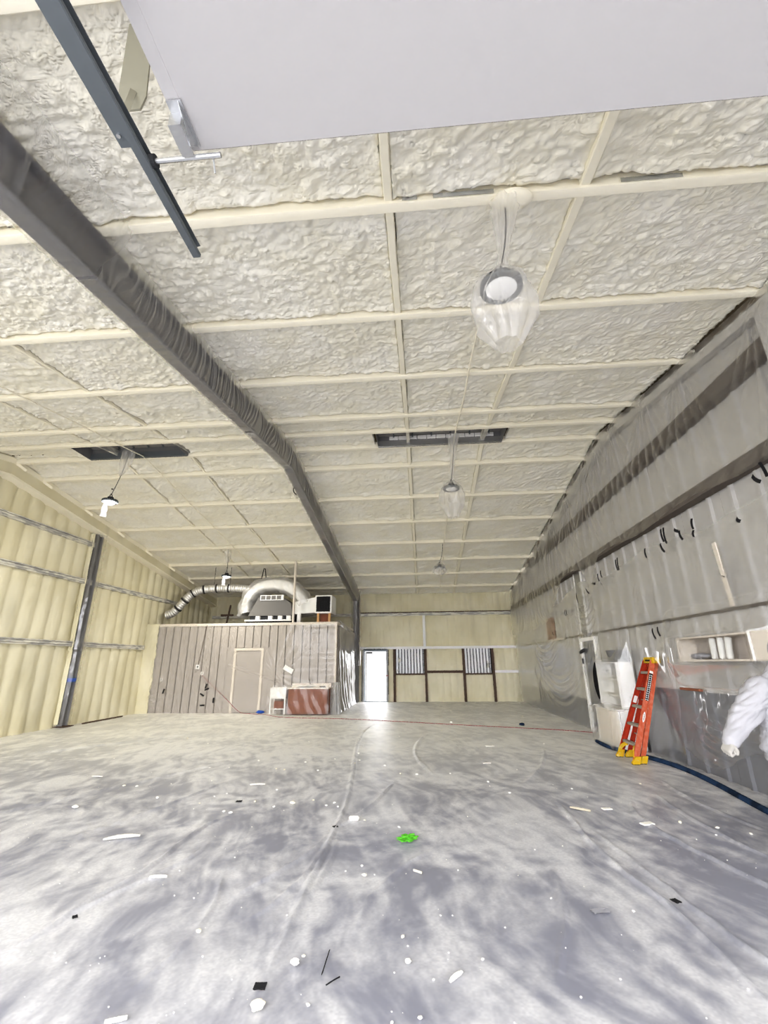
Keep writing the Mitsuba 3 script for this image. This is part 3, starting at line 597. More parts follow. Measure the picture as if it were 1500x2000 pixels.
# ---- high-bay lamps in plastic bags
EMIT = {'type': 'area', 'radiance': rgb(235.0, 222.0, 194.0)}
def lamp(root, head, lit, label, bag_len, seed, r=.165, cord_only=False):
    t = thing('pendant_lamp', label, 'lamp', None)
    root, head = np.array(root, float), np.array(head, float)
    add(t+'__cord', tube(spline([root, root*.5+head*.5+[.015, 0, 0], head+[0, 0, .17]], 10), .007, 6), 'track_dark', True)
    add(t+'__hook', tube(spline([head+[-.02, 0, .11], head+[-.02, 0, .17], head+[0, 0, .20], head+[.02, 0, .17], head+[.02, 0, .11]], 12), .008, 6), 'track_dark')
    add(t+'__driver', lathe([(.001, .12), (.055, .12), (.062, .11), (.065, .05), (.05, .045)], 18, head), 'track_dark', 40)
    # finned heat sink ring
    fins = []
    for q in range(30):
        a = 2*math.pi*q/30; c, s_ = math.cos(a), math.sin(a)
        fins.append(hull([(c*rr-s_*w, s_*rr+c*w, z) for rr in (r*.70, r) for w in (-.007, .007) for z in (-.004, .04)]))
    add(t+'__heat_sink', place(cat_(fins+[lathe([(r*.985, -.006), (r*1.01, -.006), (r*1.01, .012), (r*.985, .012)], 36)]), None, head), 'track_steel')
    add(t+'__housing', lathe([(r, .040), (r*.70, .043), (r*.70, .046), (r*.98, .046), (.06, .075), (.001, .075)], 36, head), 'black')
    lens = lathe([(.001, -.035-(.04 if lit else 0)), (r*.35, -.03-(.034 if lit else 0)), (r*.6, -.015-(.018 if lit else 0)), (r*.74, -.004)], 24, head)
    k = add(t+'__lens', lens, 'label_white', True)
    if lit: scene[k]['emitter'] = EMIT; scene[k]['flip_normals'] = True
    # plastic sleeve: wide at the roof, pinched, around the lamp, hanging tail
    def sleeve(prof, n=76, a0=0, a1=2*math.pi):
        prof = np.array(prof); sgrid = np.linspace(0, 1, 70); zz = np.interp(sgrid, np.linspace(0, 1, len(prof)), prof[:, 0]); rr = np.interp(sgrid, np.linspace(0, 1, len(prof)), prof[:, 1])
        aa = np.linspace(a0, a1, n)
        Zg, A = np.meshgrid(zz, aa, indexing='ij'); R = np.repeat(rr[:, None], n, 1)
        w = n2(np.cos(A)*1.5+3, np.sin(A)*1.5+Zg*3+7, .5, seed); w2 = np.sin(A*7+6*n2(Zg, Zg*0, .3, seed+2))
        R = R*(1+.35*(w-.5))+.10*R*w2+.012*(n2(Zg*4, A, .2, seed+3)-.5)
        t_ = np.clip((head[2]+.1-Zg)/max(.01, head[2]+.1-root[2]), 0, 1) if False else np.clip((Zg-head[2])/max(.1, root[2]-head[2]), 0, 1)
        cx = head[0]+(root[0]-head[0])*t_; cy = head[1]+(root[1]-head[1])*t_
        return grid(np.stack([cx+R*np.cos(A), cy+R*np.sin(A), Zg], -1))
    H = root[2]-head[2]
    if not cord_only:
        add(t+'__bag_neck', sleeve([(root[2]-.02, .13), (root[2]-.10, .11), (root[2]-.25*H, .085), (head[2]+.5*H, .05), (head[2]+.32, .035), (head[2]+.19, .05)] if not lit else [(root[2]-.0, .10), (root[2]-.1, .13), (root[2]-.25*H, .11), (head[2]+.55*H, .05), (head[2]+.5*H, .02)]), 'film_bag', True)
    if not lit:
        add(t+'__bag', sleeve([(head[2]+.17, .06), (head[2]+.10, .14), (head[2]+.0, r+.04), (head[2]-.15, r+.08), (head[2]-bag_len*.6, r+.06), (head[2]-bag_len*.8, r*.95), (head[2]-bag_len, r*.6)]), 'film_bag', True)
    else:
        add(t+'__bag', cat_([place(m, None, (-.07, -.04, 0)) for m in [sleeve([(head[2]-.06, .03), (head[2]-.14, .05), (head[2]-.2, .055), (head[2]-.25, .045), (head[2]-bag_len*.85, .06)], 20)]]), 'film_bag', True)
    if lit: add(t+'__tie', tube(np.array([[head[0]+.018*math.cos(a), head[1]+.018*math.sin(a), head[2]+.31] for a in np.linspace(0, 2*math.pi, 13)]), .008, 6), 'black_tape')
    return t
lamp((.84, 2.97, 5.40), (.72, 2.93, 4.43), False, 'unlit finned lamp in a big clear bag, largest and nearest of the lamps', .54, 3)
lamp((.80, 8.80, 6.25), (.70, 8.80, 5.00), False, 'unlit lamp in a long plastic bag below the right ridge vent', .62, 13)
lamp((.80, 15.2, 5.48), (.66, 15.2, 4.63), False, 'small unlit pendant lamp hanging far off above the two boarded openings', .22, 23, cord_only=True)
lamp((-6.61, 8.99, 6.32), (-6.86, 8.99, 5.06), True, 'glowing lamp hanging below the left ridge vent', .40, 33)
lamp((-6.80, 15.25, 5.47), (-6.77, 15.25, 4.52), True, 'glowing lamp hanging above the office booth', .36, 43)
# foam-coated junction box where the near lamp hangs
add(thing('junction_box', 'foam covered junction lump on the near purlin above the bagged lamp', 'junction box'), place(trimesh.creation.icosphere(3, 1.0), None, None).apply_transform(np.diag([.17, .10, .055, 1])).apply_translation((.90, 2.93, 5.385)), 'foam_smooth', True)

# ---- plastic sheeting on the right wall
ANCH = [(y, float(roofz(y))) for y in (2.996, 4.598, 6.181, 7.3, 8.588, 9.482, 10.338, 11.949, 13.516, 15.185, 16.823, 18.439, 20.134)]
def wall_sheet(y0, y1, ztop, zbot, step, base, seed, fans=(), swags=(), zn=90, bil=.06):
    ys = np.arange(y0, y1+step*.5, step); V = np.linspace(0, 1, zn)
    Yg, Vg = np.meshgrid(ys, V, indexing='ij')
    Zt, Zb = ztop(Yg), zbot(Yg); Z = Zt+(Zb-Zt)*Vg
    D = bil*nfbm(np.stack([Yg*.9, Z*.8, 0*Z+seed], -1), 3, seed)*np.sin(np.pi*np.clip(Vg, 0.02, 1)*.9)
    W = .095+.07*n2(Yg, Z, 1.3, seed+21)+0*Z
    for (ay, az, amp, Lr, k) in fans:
        dy, dz = Yg-ay, np.minimum(Z-az, -.001)
        r = np.hypot(dy, dz); th = np.arctan2(dy, -dz)
        a = amp*np.exp(-r/Lr)*np.clip(r/.12, 0, 1)*np.exp(-(th/.75)**4)
        ff = np.abs(np.sin(k*th+4*n2(r*.8, th*2, 1.0, seed+int(ay*10))))
        D += 1.5*a*ff**.7; W += np.clip(a/.03, 0, 1)*((1-ff)**4*.85+.03)
    for (cy, cz, hw, sag, amp, n) in swags:   # hanging curves
        u = (Yg-cy)/hw; zz = (Z-cz)+sag*(1-np.clip(u*u, 0, 1))
        gg = np.exp(-(zz/.45)**2)*np.clip(1-u*u, 0, 1); sn = np.sin(zz*n+2*n2(Yg, Z, 1.1, seed+7))
        D += amp*sn*gg; W += .22*gg*np.clip(sn, 0, 1)**4
    D += (.010 if seed == 3 else .003)*np.abs(np.sin(Yg*9+5*n2(Yg, Z*.3, .8, seed+9)))*n2(Yg, Z, .7, seed+11)
    return np.stack([base-D, Yg, Z], -1), np.repeat(np.clip(W, 0, .8).reshape(-1, 1), 3, 1)
fans = [(y, z+.02, (.030 if y < 7 else .05), 1.3 if y < 7 else 1.6, 15) for y, z in ANCH]
def sm(x): x = np.clip(x, 0, 1); return x*x*(3-2*x)
P, W = wall_sheet(1.5, 21.0, lambda y: roofz(y)+.02, lambda y: 3.82-.65*np.exp(-((y-10.9)/.35)**2)+.05*np.sin(y*2.1)-1.1*sm((y-12.6)/3.0), .030, XR-.19, 3, fans,
               [(14.6, 3.4, 1.8, .9, .02, 20)], 84, .10)
t = thing('upper_masking_sheet', 'clear plastic sheet hanging from the roof edge over the upper right wall with fan folds', 'plastic sheet')
addf(t, (grid(P), W), 'film_wall')
P, W = wall_sheet(2.6, 21.0, lambda y: 3.50-.0*y+.06*np.sin(y*1.7)-.05*np.abs(np.sin(y*2.6))-.30*sm((y-12.6)/3.0), lambda y: .015+1.17*(1-sm((y-8.15)/.25)), .032, XR-.10, 8,
               [(8.95, 3.05, .020, 1.3, 5), (8.0, 2.35, .016, 1.0, 5), (11.7, 3.1, .02, .8, 20), (5.2, 3.4, .012, .8, 9), (13.4, 2.9, .02, .8, 14)],
               [(15.0, 1.50, 2.3, .75, .018, 30), (12.0, 2.8, .8, .25, .012, 40), (16.2, 2.15, 1.6, .5, .010, 28)], 100, .07)
# pushed out over the hutch
Yg, Z = P[..., 1], P[..., 2]
bump = sm((Yg-9.55)/.2)*sm((11.05-Yg)/.2)
need = XR-.10-P[..., 0]
tgt = np.where(Z < .74, .58, np.where(Z < 1.62, .32, .32*np.clip(1-(Z-1.62)/1.1, 0, 1)))
P[..., 0] = np.minimum(P[..., 0], XR-.10-bump*tgt-.2*need*bump)
bump = sm((Yg-5.70)/.18)*sm((8.55-Yg)/.95)
tgt = .30*np.where(Z > 1.95, np.clip(1-(Z-1.95)/.5, 0, 1), np.where(Z < 1.56, np.clip(1-(1.56-Z)/.36, 0, 1), 1.0))
fl = np.clip(bump*2-.6, 0, 1)*(Z > 1.3)*(Z < 2.3)
P[..., 0] = np.minimum(P[..., 0], XR-.10-bump*tgt)*(1-fl)+(XR-.10-bump*tgt)*fl
W = W*(1-.7*fl.reshape(-1, 1))
t = thing('lower_masking_sheet', 'clear plastic sheet taped along the lower right wall with hanging swags', 'plastic sheet')
addf(t+'__sheet', (grid(P), W), 'film_wall')
P, W = wall_sheet(2.6, 8.6, lambda y: 1.22+0*y, lambda y: .30+.10*np.sin(y*1.3)+.12*np.sin(y*3.1), .03, XR-.07, 18, [], [(6.6, .5, 1.5, .2, .02, 30)], 60, .05)
P[..., 0] -= .035*nfbm(np.stack([P[..., 1]*4, P[..., 2]*3, 0*P[..., 1]], -1), 3, 77)
add(thing('skirt_sheet', 'loose plastic sheet over the gray wainscot behind the ladder and person', 'plastic sheet'), grid(P), 'film_thin', True)
# strips of black tape on the sheeting: (y, z) pairs on the wall
TAPES = [[(5.62, 3.80), (5.52, 3.68)], [(5.38, 3.88), (5.40, 3.70)], [(6.08, 3.39), (6.03, 3.33)], [(7.02, 3.68), (7.05, 3.52)], [(7.04, 3.50), (7.08, 3.40)], [(7.55, 3.66), (7.45, 3.60)], [(7.42, 3.60), (7.38, 3.44)],
         [(7.95, 3.78), (7.93, 3.55)], [(7.86, 3.78), (7.86, 3.50)], [(8.06, 3.55), (7.98, 3.38)], [(8.62, 3.60), (8.62, 3.42)], [(9.95, 3.68), (9.93, 3.44)], [(9.85, 3.70), (9.87, 3.44)],
         [(11.05, 3.58), (11.03, 3.40)], [(10.85, 3.62), (10.83, 3.44)], [(11.5, 3.42), (11.3, 3.38)], [(11.95, 3.36), (11.8, 3.22)], [(12.75, 3.36), (12.7, 3.1)], [(13.95, 3.05), (13.9, 2.86)], [(13.8, 3.05), (13.78, 2.88)],
         [(8.92, 2.16), (8.86, 1.98)], [(8.72, 2.18), (8.68, 2.02)], [(15.5, 2.5), (15.45, 2.42)]]
for (a, b) in TAPES:
    (ya, za), (yb, zb) = [(y*.955, 1.6+(z-1.6)*.955) for y, z in (a, b)]
    pts = [(XR-.19-.05*(za > 3.75), ya, za), (XR-.195, (ya+yb)/2+.012, (za+zb)/2), (XR-.185, yb, zb)]
    q = spline(pts, 6); w = .024
    d = np.array([0, yb-ya, zb-za]); d /= np.linalg.norm(d); s = np.cross(d, [1, 0, 0])
    add(t+'__tape_strip', cat_([grid(np.stack([q-s*w, q+s*w], 1)), grid(np.stack([q-s*w, q+s*w], 1)+[.003, 0, 0], True)]), 'black_tape')
# things on or behind the sheeting
add(thing('wall_lath', 'narrow cream strip of wood fixed upright to the right wall', 'wood strip'), bar((XR-.13, 6.45, 3.15), (XR-.13, 6.37, 2.27), .075, .02, up=(1, 0, 0), bev=.003), 'office_trim')
t = thing('metal_duct', 'flat galvanized strip running down the right wall between the girts', 'metal strip')
add(t+'__strip', box((XR-.05, 12.12, 2.3), (XR-.015, 12.62, 4.02), .004), 'galvanized'); add(t+'__edge', cat_([box((XR-.06, 12.10, 2.28), (XR-.01, 12.125, 4.0)), box((XR-.06, 12.60, 2.28), (XR-.01, 12.64, 4.0))]), 'white_paint')
t = thing('wall_board', 'small brown red board on the right wall past the doorway', 'board')
add(t+'__board', box((XR-.06, 15.05, 2.28), (XR-.03, 15.95, 2.95), .004), 'wood_brown'); add(t+'__frame', cat_([box((XR-.07, 15.93, 2.25), (XR-.02, 15.99, 2.98)), box((XR-.07, 14.2, 2.22), (XR-.03, 15.99, 2.28))]), 'office_trim')
t = thing('black_bag', 'black bag hanging in the doorway of the right wall', 'bag')
zz = np.linspace(.80, 1.58, 24); aa = np.linspace(0, 2*np.pi, 20)
Zg, Ag = np.meshgrid(zz, aa, indexing='ij'); rr = .11*np.sin(np.pi*np.clip((1.60-Zg)/.85, 0.03, .97))**.7*(1+.3*(n2(Zg, np.cos(Ag), .2, 3)-.5))
add(t, grid(np.stack([XR-.24+rr*.7*np.cos(Ag), 11.40+rr*1.2*np.sin(Ag), Zg], -1)), 'black', True)

# hutch with shelves behind the ladder
t = thing('hutch', 'pale hutch with open shelves over a base cabinet, behind the ladder', 'cabinet')
hx0, hx1, hy0, hy1 = 3.78, 4.10, 9.78, 10.85
add(t+'__base_cabinet', box((3.66, hy0-.10, .02), (4.09, hy1+.05, .70), .01), 'white_paint')
add(t+'__counter', box((3.63, hy0-.12, .70), (4.10, hy1+.07, .73), .006), 'white_paint')
for y in (hy0, hy1): add(t+'__side_panel', box((hx0, y-.012, .73), (hx1, y+.012, 1.58), .003), 'white_paint')
for z in (.95, 1.25, 1.565): add(t+'__shelf', box((hx0, hy0+.012, z), (hx1, hy1-.012, z+.022), .003), 'white_paint')
add(t+'__back_panel', box((hx1-.012, hy0, .73), (hx1, hy1, 1.58)), 'liner_white')
for y in (hy0+.2, hy0+.72): add(t+'__door', box((3.645, y-.22, .06), (3.662, y+.26, .68), .004), 'office_trim')
t = thing('basket', 'dark gray speckled basket standing on top of the hutch', 'basket')
P = lathe([(.001, 0), (.13, 0), (.15, .02), (.18, .22), (.19, .23), (.175, .23), (.14, .03), (.001, .02)], 24)
P.vertices[:, 1] *= 1.7; P.apply_translation((3.95, 10.05, 1.587))
add(t, P, 'gray_rock', 40)
# wall cabinet with three rolls
t = thing('hanging_cabinet', 'open cream wall cabinet hung on the right wall', 'cabinet')
cx0, cx1, cy0, cy1, cz0, cz1 = 3.86, 4.14, 5.90, 7.53, 1.590, 1.925
add(t+'__top', box((cx0, cy0, cz1-.022), (cx1, cy1, cz1), .003), 'office_trim')
add(t+'__bottom', box((cx0, cy0, cz0), (cx1, cy1, cz0+.025), .003), 'office_trim')
add(t+'__back', box((cx1-.01, cy0, cz0), (cx1, cy1, cz1)), 'office_panel')
for y in (cy0+.011, cy1-.011): add(t+'__side', box((cx0, y-.011, cz0), (cx1, y+.011, cz1), .003), 'office_trim')
add(t+'__door', box((cx0-.02, cy0-1.05, cz0+.01), (cx0, cy0-.01, cz1+.0), .004), 'office_trim')
add(t+'__closed_bay', box((cx0, cy0-1.05, cz0), (cx1, cy0-.001, cz1), .003), 'office_trim')
for i, (y, tl) in enumerate(((6.86, 3), (6.69, 5), (6.54, 8))):
    k = thing('paper_roll', ['white roll standing in the wall cabinet, farthest of three', 'white roll standing in the wall cabinet, middle of three', 'white roll standing in the wall cabinet, nearest of three'][i], 'roll', 'rolls in the wall cabinet')
    R = rot('x', -tl*.0)
    add(k, place(lathe([(.001, 0.008), (.04, 0.008), (.041, .012), (.041, .27), (.036, .28), (.02, .282), (.02, .25), (.001, .25)], 18), rot('x', tl), (3.99, y, cz0+.027)), 'label_white', 40)
add(thing('cloth_pile', 'low dark gray heap of cloth inside the wall cabinet', 'cloth'), place(trimesh.creation.icosphere(3, 1.0), None, None).apply_transform(np.diag([.09, .22, .045, 1])).apply_translation((4.0, 7.2, cz0+.075)), 'dust_gray', True)
add(thing('wall_ledge', 'short red brown rail on the right wall beneath the sheet edge behind the ladder', 'rail'), box((4.06, 7.55, 1.165), (4.12, 8.10, 1.20), .005), 'wood_brown')

# ---- orange step ladder leaning closed against the wall
t = thing('step_ladder', 'orange fiberglass step ladder with yellow top leaning closed against the right wall', 'ladder')
FA, FB = np.array([3.41, 9.265, .0]), np.array([3.40, 8.60, .0]); TA, TB = np.array([4.035, 9.055, 1.60]), np.array([4.035, 8.755, 1.60])
RA, RB = np.array([3.555, 9.24, .0]), np.array([3.535, 8.66, .0]); SA, SB = np.array([4.10, 9.03, 1.58]), np.array([4.10, 8.78, 1.58])
def channel(a, b, w, depth, th, inward):
    """C-shaped rail from a to b; web normal is along y, flanges turn inward"""
    d = (b-a)/np.linalg.norm(b-a); yv = np.array([0, 1.0, 0]); yv -= d*(yv@d); yv /= np.linalg.norm(yv); q = np.cross(d, yv)
    R = np.stack([d, yv, q], 1); L = np.linalg.norm(b-a); c = (a+b)/2
    return cat_([obox(c, L, th, w, R, .002), obox(c+q*(w/2-th/2)+yv*inward*depth/2, L, depth, th, R, .002), obox(c-q*(w/2-th/2)+yv*inward*depth/2, L, depth, th, R, .002)])
add(t+'__front_rail', channel(FA+[0, 0, .03], TA, .085, .032, .005, -1), 'red_rail')
add(t+'__front_rail', channel(FB+[0, 0, .03], TB, .085, .032, .005, 1), 'orange_rail')
add(t+'__rear_rail', channel(RA+[0, 0, .03], SA, .075, .028, .005, -1), 'red_rail')
add(t+'__rear_rail', channel(RB+[0, 0, .03], SB, .075, .028, .005, 1), 'orange_rail')
def rungpos(f): return FA+(TA-FA)*f, FB+(TB-FB)*f
ld = (TA-FA)/np.linalg.norm(TA-FA)
for f in (.175, .355, .535, .715, .885):
    a, b = rungpos(f)
    a = a+[0, -.006, 0]; b = b+[0, .006, 0]
    add(t+'__step', cat_([bar(a, b, .085, .018, bev=.003), bar(a+[-.038, 0, -.014], b+[-.038, 0, -.014], .006, .034), bar(a+[.038, 0, -.014], b+[.038, 0, -.014], .006, .034)]+[bar(a+[dx, 0, .011], b+[dx, 0, .011], .006, .005) for dx in (-.025, -.008, .008, .025)]), 'alu')
for f in (.25, .6):
    a, b = RA+(SA-RA)*f, RB+(SB-RB)*f
    add(t+'__rear_brace', bar(a, b, .03, .02, bev=.003), 'alu')
add(t+'__top_cap', cat_([hull([(4.005, 9.085, 1.575), (4.005, 8.725, 1.575), (4.15, 9.085, 1.575), (4.15, 8.725, 1.575), (4.025, 9.07, 1.665), (4.025, 8.74, 1.665), (4.15, 9.07, 1.665), (4.15, 8.74, 1.665)]), box((4.0, 8.72, 1.565), (4.155, 9.09, 1.60), .006)]), 'yellow_plastic')
add(t+'__cap_label', box((4.002, 8.80, 1.592), (4.008, 8.98, 1.625)), 'black')
for c, big in ((FA, 1), (FB, 0), (RA, 1), (RB, 0)):
    up_ = c+ld*.13
    fk = add(t+'__foot', cat_([hull([c+[dx, dy, 0] for dx in (-.055, .05) for dy in (-.03, .03)]+[up_+[dx, dy, 0] for dx in (-.045, .045) for dy in (-.022, .022)]+[c+[dx, dy, .03] for dx in (-.058, .052) for dy in (-.031, .031)])]), 'yellow_plastic')
    add(fk+'__pad', box(c+[-.056, -.031, .0], c+[.051, .031, .012], .002), 'rubber')
a, b = rungpos(.17)
for s, e in ((a, FA+ld*.05), (b, FB+ld*.08)):
    dirn = np.sign((a-b)[1])*(1 if s is a else -1)
    pts = spline([e+[-.02, -dirn*.02, .03], e+[-.0, -dirn*.06, .12], s+[-.01, -dirn*.13, -.03]], 10)
    add(t+'__knee_brace', cat_([bar(pts[i], pts[i+1], .055, .016, up=(0, 1, 0)) for i in range(9)]), 'yellow_plastic')
# stickers on the near rail
def sticker(f0, f1, w, th, off, colr, side=-1):
    p0, p1 = FB+(TB-FB)*f0, FB+(TB-FB)*f1
    return bar(p0+[0, side*off, 0], p1+[0, side*off, 0], th, w, up=np.cross(p1-p0, [0, 1, 0]))
add(t+'__warning_label', sticker(.60, .87, .060, .002, .0045, None), 'black')
dots = []
dd = (TB-FB)/np.linalg.norm(TB-FB); qq = np.cross(dd, [0, 1, 0]); qq /= np.linalg.norm(qq)
for i in range(13):
    for j in (-1, 1):
        c = FB+(TB-FB)*(.61+.02*i)+qq*.015*j+[0, -.0062, 0]
        dots.append(obox(c, .018, .001, .016, np.stack([dd, [0, 1, 0], qq], 1)))
add(t+'__warning_label__text', cat_(dots), 'label_white')
add(t+'__warning_header', obox(FB+(TB-FB)*.885+[0, -.006, 0], .04, .002, .055, np.stack([dd, [0, 1, 0], qq], 1)), 'label_white')
oval = extr([(.085*math.cos(a), .022*math.sin(a)) for a in np.linspace(0, 2*math.pi, 28)[:-1]], 'z', 0, .001)
M = np.stack([dd, -qq, np.cross(dd, -qq)], 1)
if M[1, 2] > 0: M = np.stack([dd, qq, np.cross(dd, qq)], 1)
oc = FB+(TB-FB)*.44+[0, -.0055, 0]
add(t+'__logo_plate', place(oval, M, oc), 'label_white')
tx = meshkit.text_mesh('WERNER', .020, .0008, True); tx.apply_translation((-tx.bounds[1][0]/2, -.010, .001))
add(t+'__logo_plate__lettering', place(tx, M, oc), 'wood_brown')
add(t+'__side_sticker', bar(FA+(TA-FA)*.63+[0.0, -.008, 0], FA+(TA-FA)*.56+[0.0, -.008, 0], .003, .06, up=np.cross(ld, [0, 1, 0])), 'label_white')

# ---- blue hose along the right wall
hp = spline([(3.54, 10.75, .034), (3.52, 10.4, .034), (3.58, 9.75, .034), (3.80, 9.05, .034), (3.93, 8.28, .03), (3.87, 7.26, .03), (3.78, 6.61, .03), (3.71, 6.08, .03), (3.69, 5.2, .03), (3.8, 4.2, .03)], 120)
add(thing('spray_hose', 'thick dark blue hose lying on the floor along the right wall', 'hose'), tube(hp, .034, 10), 'hose_blue', True)
# ---- red cord across the floor
cp = spline([(-7.88, YO-.04, 1.28), (-7.4, YO-.05, .88), (-6.75, YO-.07, .36), (-6.30, YO-.10, .03), (-5.6, 16.1, .012), (-4.6, 15.3, .012), (-2.96, 14.92, .012), (-1.0, 14.3, .012), (.8, 13.55, .012), (2.6, 12.85, .012), (3.6, 12.4, .012), (3.98, 12.1, .012)], 160)
cp[:, 2] = np.maximum(cp[:, 2], .012)
add(thing('extension_cord', 'thin red cord running from the office wall across the floor to the right wall', 'cord'), tube(cp, .0065, 6), 'cord_red', True)
# ---- conduits, outlets and tape on the office front
add(thing('wire_conduit', 'thin dark conduit running down the office front to a white switch plate', 'conduit'), tube([(-7.86, YO-.03, ZO-.05), (-8.03, YO-.03, 1.60)], .010, 6), 'brown_steel')
for i, (x, z, lb) in enumerate(((-8.04, 1.52, 'white switch plate below the thin conduit on the office front'), (-9.33, 1.10, 'small outlet near the left end of the office front'), (-7.85, 1.30, 'small outlet where the red cord starts on the office front'))):
    k = thing('outlet', lb, 'outlet')
    s = 1.0 if i == 0 else .7
    add(k+'__plate', box((x-.075*s, YO-.05, z-.075*s), (x+.075*s, YO-.018, z+.075*s), .006), 'white_paint')
    add(k+'__plate__socket', box((x-.02*s, YO-.055, z-.03*s), (x+.03*s, YO-.049, z+.03*s), .003), 'track_dark')
t = thing('office_sheet', 'thin clear plastic sheet stretched over the beige office front', 'plastic sheet')
xs = np.arange(XL+.30, XO+.02, .035); zz = np.linspace(.01, ZO-.05, 90)
Xg, Zg = np.meshgrid(xs, zz, indexing='ij')
D = .02*nfbm(np.stack([Xg*.8, Zg*.8, 0*Xg], -1), 3, 12)+.004*np.abs(np.sin(Zg*16+3*n2(Xg, Zg, .8, 3)))*n2(Xg, Zg, .9, 8)*(Xg > -7)
for ax, az, am, k_ in ((-7.2, ZO, .04, 9), (-9.8, .4, .03, 7), (-5.2, 1.3, .02, 9)):
    r = np.hypot(Xg-ax, Zg-az); th = np.arctan2(Xg-ax, az-Zg); D += .4*am*np.exp(-r/.8)*np.abs(np.sin(k_*th))
lineA = np.abs((Zg-1.52)+(Xg+6.75)*.29); D += .03*np.exp(-(lineA/.03)**2)*((Xg > -6.9) & (Xg < -5.0))
add(t+'__sheet', grid(np.stack([Xg, YO-.06-D, Zg], -1), True), 'film_thin', True)
for (x, z, a) in ((-9.15, .72, 75), (-7.62, .88, 80), (-7.58, .78, 20), (-7.73, .60, -30), (-7.30, .42, 88), (-7.68, .26, 2)):
    add(t+'__tape_strip', obox((x, YO-.11, z), .16, .004, .05, rot('y', -a)), 'black_tape')
add(t+'__paper', obox((-4.70, YO-.13, 1.42), .36, .006, .17, rot('y', 28), .002), 'label_white', label='white paper strip')
# bright crumpled film on the office side wall
zz = np.linspace(.02, 2.85, 80); ys = np.arange(YO-.05, 20.3, .03)
Yg, Zg = np.meshgrid(ys, zz, indexing='ij')
D = .06+.10*nfbm(np.stack([Yg*1.2, Zg*.9, 0*Yg], -1), 3, 31)+.035*np.abs(np.sin(Yg*6+2.0*Zg+5*n2(Yg, Zg, .7, 5)))*np.clip(1.6-Zg*.45, .2, 1)+.10*np.exp(-Zg/.3)
add(thing('side_sheet', 'milky crumpled plastic sheet over the side wall of the office', 'plastic sheet'), grid(np.stack([XO+D, Yg, Zg], -1)), 'film_heavy', True)
t_, ang = np.meshgrid(np.linspace(0, 1, 60), np.linspace(0, 2*np.pi, 18), indexing='ij')
rr = .07+.05*n2(t_*12, ang, .5, 9)
add(thing('film_roll', 'bunched strip of film along the top of the office side wall', 'plastic film'), grid(np.stack([XO+.05+rr*np.cos(ang), YO+.1+3.6*t_, ZO-.02-.25*t_+rr*np.sin(ang)], -1)), 'film_heavy', True)

# ---- sink cabinet and white stand in front of the office
t = thing('sink_cabinet', 'brown cabinet with a pale sink top in front of the office wall', 'cabinet')
kx0, kx1, ky0, ky1 = -4.52, -3.20, 15.92, 16.42
add(t+'__body', box((kx0, ky0, .03), (kx1, ky1, .80), .008), 'wood_brown')
for q in range(3): add(t+'__door', box((kx0+.02+q*.433, ky0-.014, .05), (kx0+.44+q*.433, ky0, .78), .004), 'wood_brown')
add(t+'__countertop', box((kx0-.03, ky0-.03, .80), (kx1+.03, ky1+.03, .845), .006), 'counter')
add(t+'__backsplash', box((kx0-.03, ky1, .84), (kx1+.03, ky1+.03, .96), .004), 'counter')
add(t+'__basin', cat_([box((kx0+.25, ky0+.1, .842), (kx0+.78, ky1-.1, .856), .004), box((kx0+.28, ky0+.13, .850), (kx0+.75, ky1-.13, .860))]), 'track_steel')
add(t+'__faucet', tube(spline([(kx0+.62, ky1-.06, .845), (kx0+.62, ky1-.06, 1.02), (kx0+.62, ky1-.12, 1.08), (kx0+.62, ky1-.20, 1.04)], 14), .014, 8), 'galvanized', True)
add(t+'__handle', cat_([tube([(kx0+.70, ky1-.06, .845), (kx0+.70, ky1-.06, .95)], .012, 8), tube([(kx0+.54, ky1-.06, .845), (kx0+.54, ky1-.06, .92)], .012, 8)]), 'galvanized')
add(thing('hand_tool', 'small dark tool lying on the pale sink top near its right end', 'tool'), box((kx1-.30, ky0+.12, .846), (kx1-.10, ky0+.2, .88), .008), 'black')
t = thing('white_stand', 'white open stand left of the brown sink cabinet', 'stand')
wx0, wx1 = -5.14, -4.60
for x in (wx0, wx1-.05):
    for y in (15.92, 16.32): add(t+'__leg', box((x, y, .012), (x+.05, y+.05, .82), .004), 'white_paint')
add(t+'__top', box((wx0-.02, 15.9, .82), (wx1+.02, 16.4, .85), .005), 'white_paint')
add(t+'__drawer', box((wx0+.03, 15.91, .50), (wx1-.03, 16.38, .82), .005), 'white_paint')
add(t+'__shelf', box((wx0+.03, 15.93, .17), (wx1-.03, 16.36, .20), .004), 'white_paint')
add(t+'__crate', box((wx0+.12, 16.02, .20), (wx1-.10, 16.3, .42), .01), 'wood_brown')
t = thing('sink_film', 'crumpled clear film draped over the sink cabinet and down its right side', 'plastic film')
xs = np.linspace(-5.2, -3.12, 60); zz = np.linspace(.03, .93, 40)
Xg, Zg = np.meshgrid(xs, zz, indexing='ij')
D = .02+.03*n2(Xg, Zg, .3, 5)+.03*np.abs(np.sin(Xg*9+2*Zg+3*n2(Xg, Zg, .4, 4)))*(1-Zg)
add(t+'__front', grid(np.stack([Xg, 15.88-D, Zg], -1), True), 'film_thin', True)
aa = np.linspace(0, 2*np.pi, 36); Ag, Zg = np.meshgrid(aa, np.linspace(.012, 1.0, 40), indexing='ij')
rr = (.22-.10*Zg)*(1+.5*(n2(np.cos(Ag)*2+4, np.sin(Ag)*2+Zg*2, .5, 6)-.5))+.03*np.sin(Ag*9+4*Zg)
add(t+'__bundle', grid(np.stack([-2.93+rr*.7*np.cos(Ag), 16.15+rr*np.sin(Ag), Zg], -1)), 'film_heavy', True)
